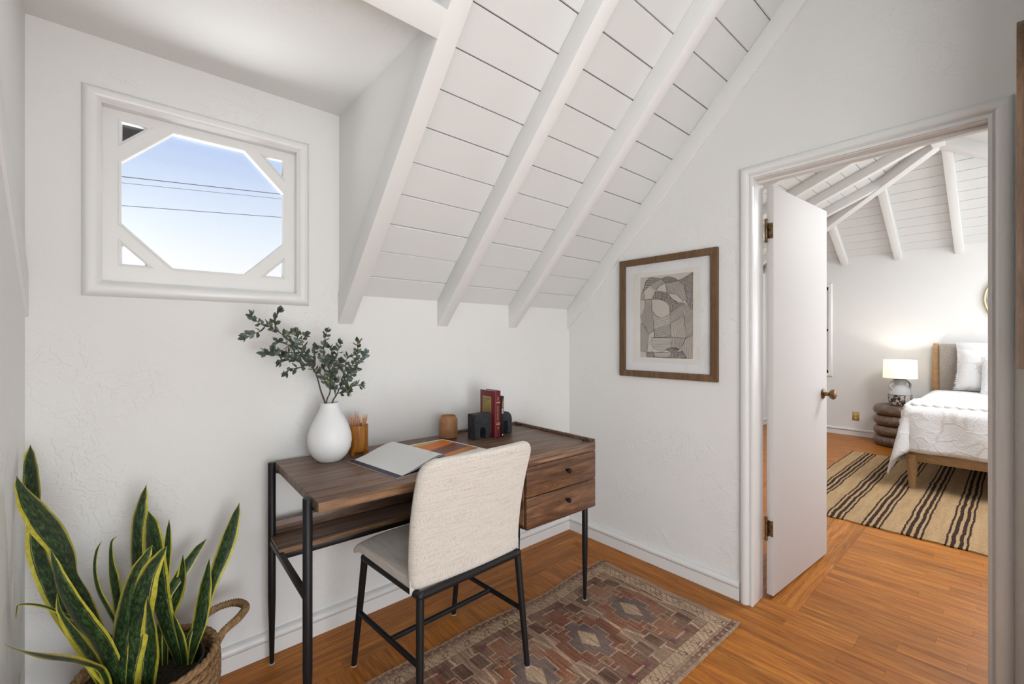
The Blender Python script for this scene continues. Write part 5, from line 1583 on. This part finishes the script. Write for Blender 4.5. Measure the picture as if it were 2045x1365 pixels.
MB().tube([(LP[0], LP[1], NT_ + .31), (LP[0], LP[1], NT_ + .42)], .006, 10).build('stem', M['brass_old'], lamp)
pd = bpy.data.lights.new('lamp_bulb', 'POINT'); pd.energy = 5; pd.color = (1, .88, .74); pd.shadow_soft_size = .03
pb = bpy.data.objects.new('lamp_bulb', pd); COL.objects.link(pb); pb.location = (LP[0], LP[1], .93)

# ---- outlet, round mirror, foliage outside
M['outlet_brass'] = plain('polished_brass_plate', (.55, .40, .14, 1), .3, .8)
ol = thing('wall_outlet', 'brass wall outlet above the bedroom baseboard', 'outlet', (5.0, -.583, .26))
MB().box(4.994, 5.0, -.620, -.546, .200, .316).build('cover_plate', M['outlet_brass'], ol, bevel=.002)
mb = MB()
for z in (.235, .281): mb.box(4.9925, 4.9945, -.594, -.572, z - .012, z + .012)
mb.build('socket', M['lamp_white'], ol)
rm = thing('round_mirror', 'round brass-rimmed mirror above the bed, cut by the doorway', 'mirror', (4.985, -2.06, 1.72))
M['brass'] = plain('soft_brass', (.62, .47, .25, 1), .35, .9)
ring = [(4.982, -2.06 + .315 * math.cos(2 * math.pi * k / 72), 1.72 + .315 * math.sin(2 * math.pi * k / 72)) for k in range(72)]
MB().tube(ring, .011, 10, closed=True).build('rim', M['brass'], rm, smooth=True)
n = 64
MB().add([(4.988, -2.06 + .31 * math.cos(2 * math.pi * k / n), 1.72 + .31 * math.sin(2 * math.pi * k / n)) for k in range(n)], [tuple(range(n))]).build('mirror_plate', M['mirror'], rm)

# ================================================================== OUTSIDE
M['eave'] = plain('dark_brown_eave', (.020, .013, .016, 1), .8)
ev = thing('roof_eave', 'dark brown timber eave bracket outside the octagon window', 'eave', (-2.62, .5, 2.3))
MB().prism([(-2.95, 1.42), (-2.95, 2.62), (-1.73, 2.62)], 'y', .46, .54).build('bracket', M['eave'], ev, bevel=.004)
MB().box(-3.0, 1.2, .16, .56, 2.62, 2.66).build('soffit', M['eave'], ev)
M['wire'] = plain('utility_wire', (.05, .05, .06, 1), .6)
for i, (za, zb_, r, lab) in enumerate(((5.941, 6.342, .011, 'upper dark utility wire across the sky'), (5.76, 6.18, .006, 'thin middle utility wire just under the upper one'), (5.108, 5.535, .009, 'lowest utility wire across the sky'))):
    sl_ = (zb_ - za) / 4.278
    pts = []
    for k in range(13):
        x = -16 + 34 * k / 12
        pts.append((x, 15, za + sl_ * (x + 2.324) + .0016 * ((x + .2) ** 2 - 4.5) * .4))
    o = MB().tube(pts, r, 6).build('utility_wire', M['wire'], None, smooth=True, loc=(0, 15, 5.5))
    tag(o, lab, 'wire', 'utility wires')
M['hill'] = plain('hazy_hill', (.62, .50, .36, 1), .95)
t = NT('hazy_dry_hill'); t.col(t.ramp(t.noise(t.coord('World'), .02, 5), [(.3, (.50, .45, .36, 1)), (.7, (.78, .70, .58, 1))])); t.set(Roughness=1.0); M['hill'] = t.m
rh = random.Random(6)
mb = MB(); rows = []
for d_, hz_ in ((0, 0), (60, .45), (140, .85), (220, 1.0)):
    rows.append([(-420 + 840 * i / 40, 420 + d_, -40 + hz_ * (78 + 26 * math.sin(i * .55 + 2.2) + 9 * math.sin(i * 1.7) + rh.uniform(-3, 3))) for i in range(41)])
mb.grid(rows)
o = mb.build('hills', M['hill'], None, smooth=True, angle=180, loc=(0, 420, 0))
tag(o, 'pale dry hillside low in the window view', 'hill', kind='structure')
# shrub beyond the bedroom window
t = NT('sunlit_foliage'); oi = t.n('ObjectInfo'); t.col(t.ramp(t.noise(t.coord('Object'), 20, 3), [(.3, (.06, .16, .03, 1)), (.7, (.26, .46, .12, 1))])); t.set(Roughness=.6); M['foliage'] = t.m
tree = thing('garden_shrub', 'sunlit green shrub outside the far bedroom window', 'shrub', (6.6, .5, -.5))
mb = MB(); rf = random.Random(12)
for i in range(900):
    c_ = Vector((6.6 + rf.gauss(0, .25), .5 + rf.gauss(0, .55), 1.2 + rf.gauss(0, .55)))
    a = Vector((rf.uniform(-1, 1), rf.uniform(-1, 1), rf.uniform(-1, 1))).normalized(); b = a.orthogonal().normalized(); s_ = rf.uniform(.04, .08)
    mb.add([c_ - a * s_, c_ + b * s_ * .4, c_ + a * s_, c_ - b * s_ * .4], [(0, 1, 2, 3)])
fo = mb.build('foliage', M['foliage'], tree); fo['kind'] = 'stuff'
MB().tube([(6.6, .5, -.5), (6.62, .52, .6), (6.58, .48, 1.6)], [.05, .04, .015], 8).build('trunk', M['stem'], tree, smooth=True)
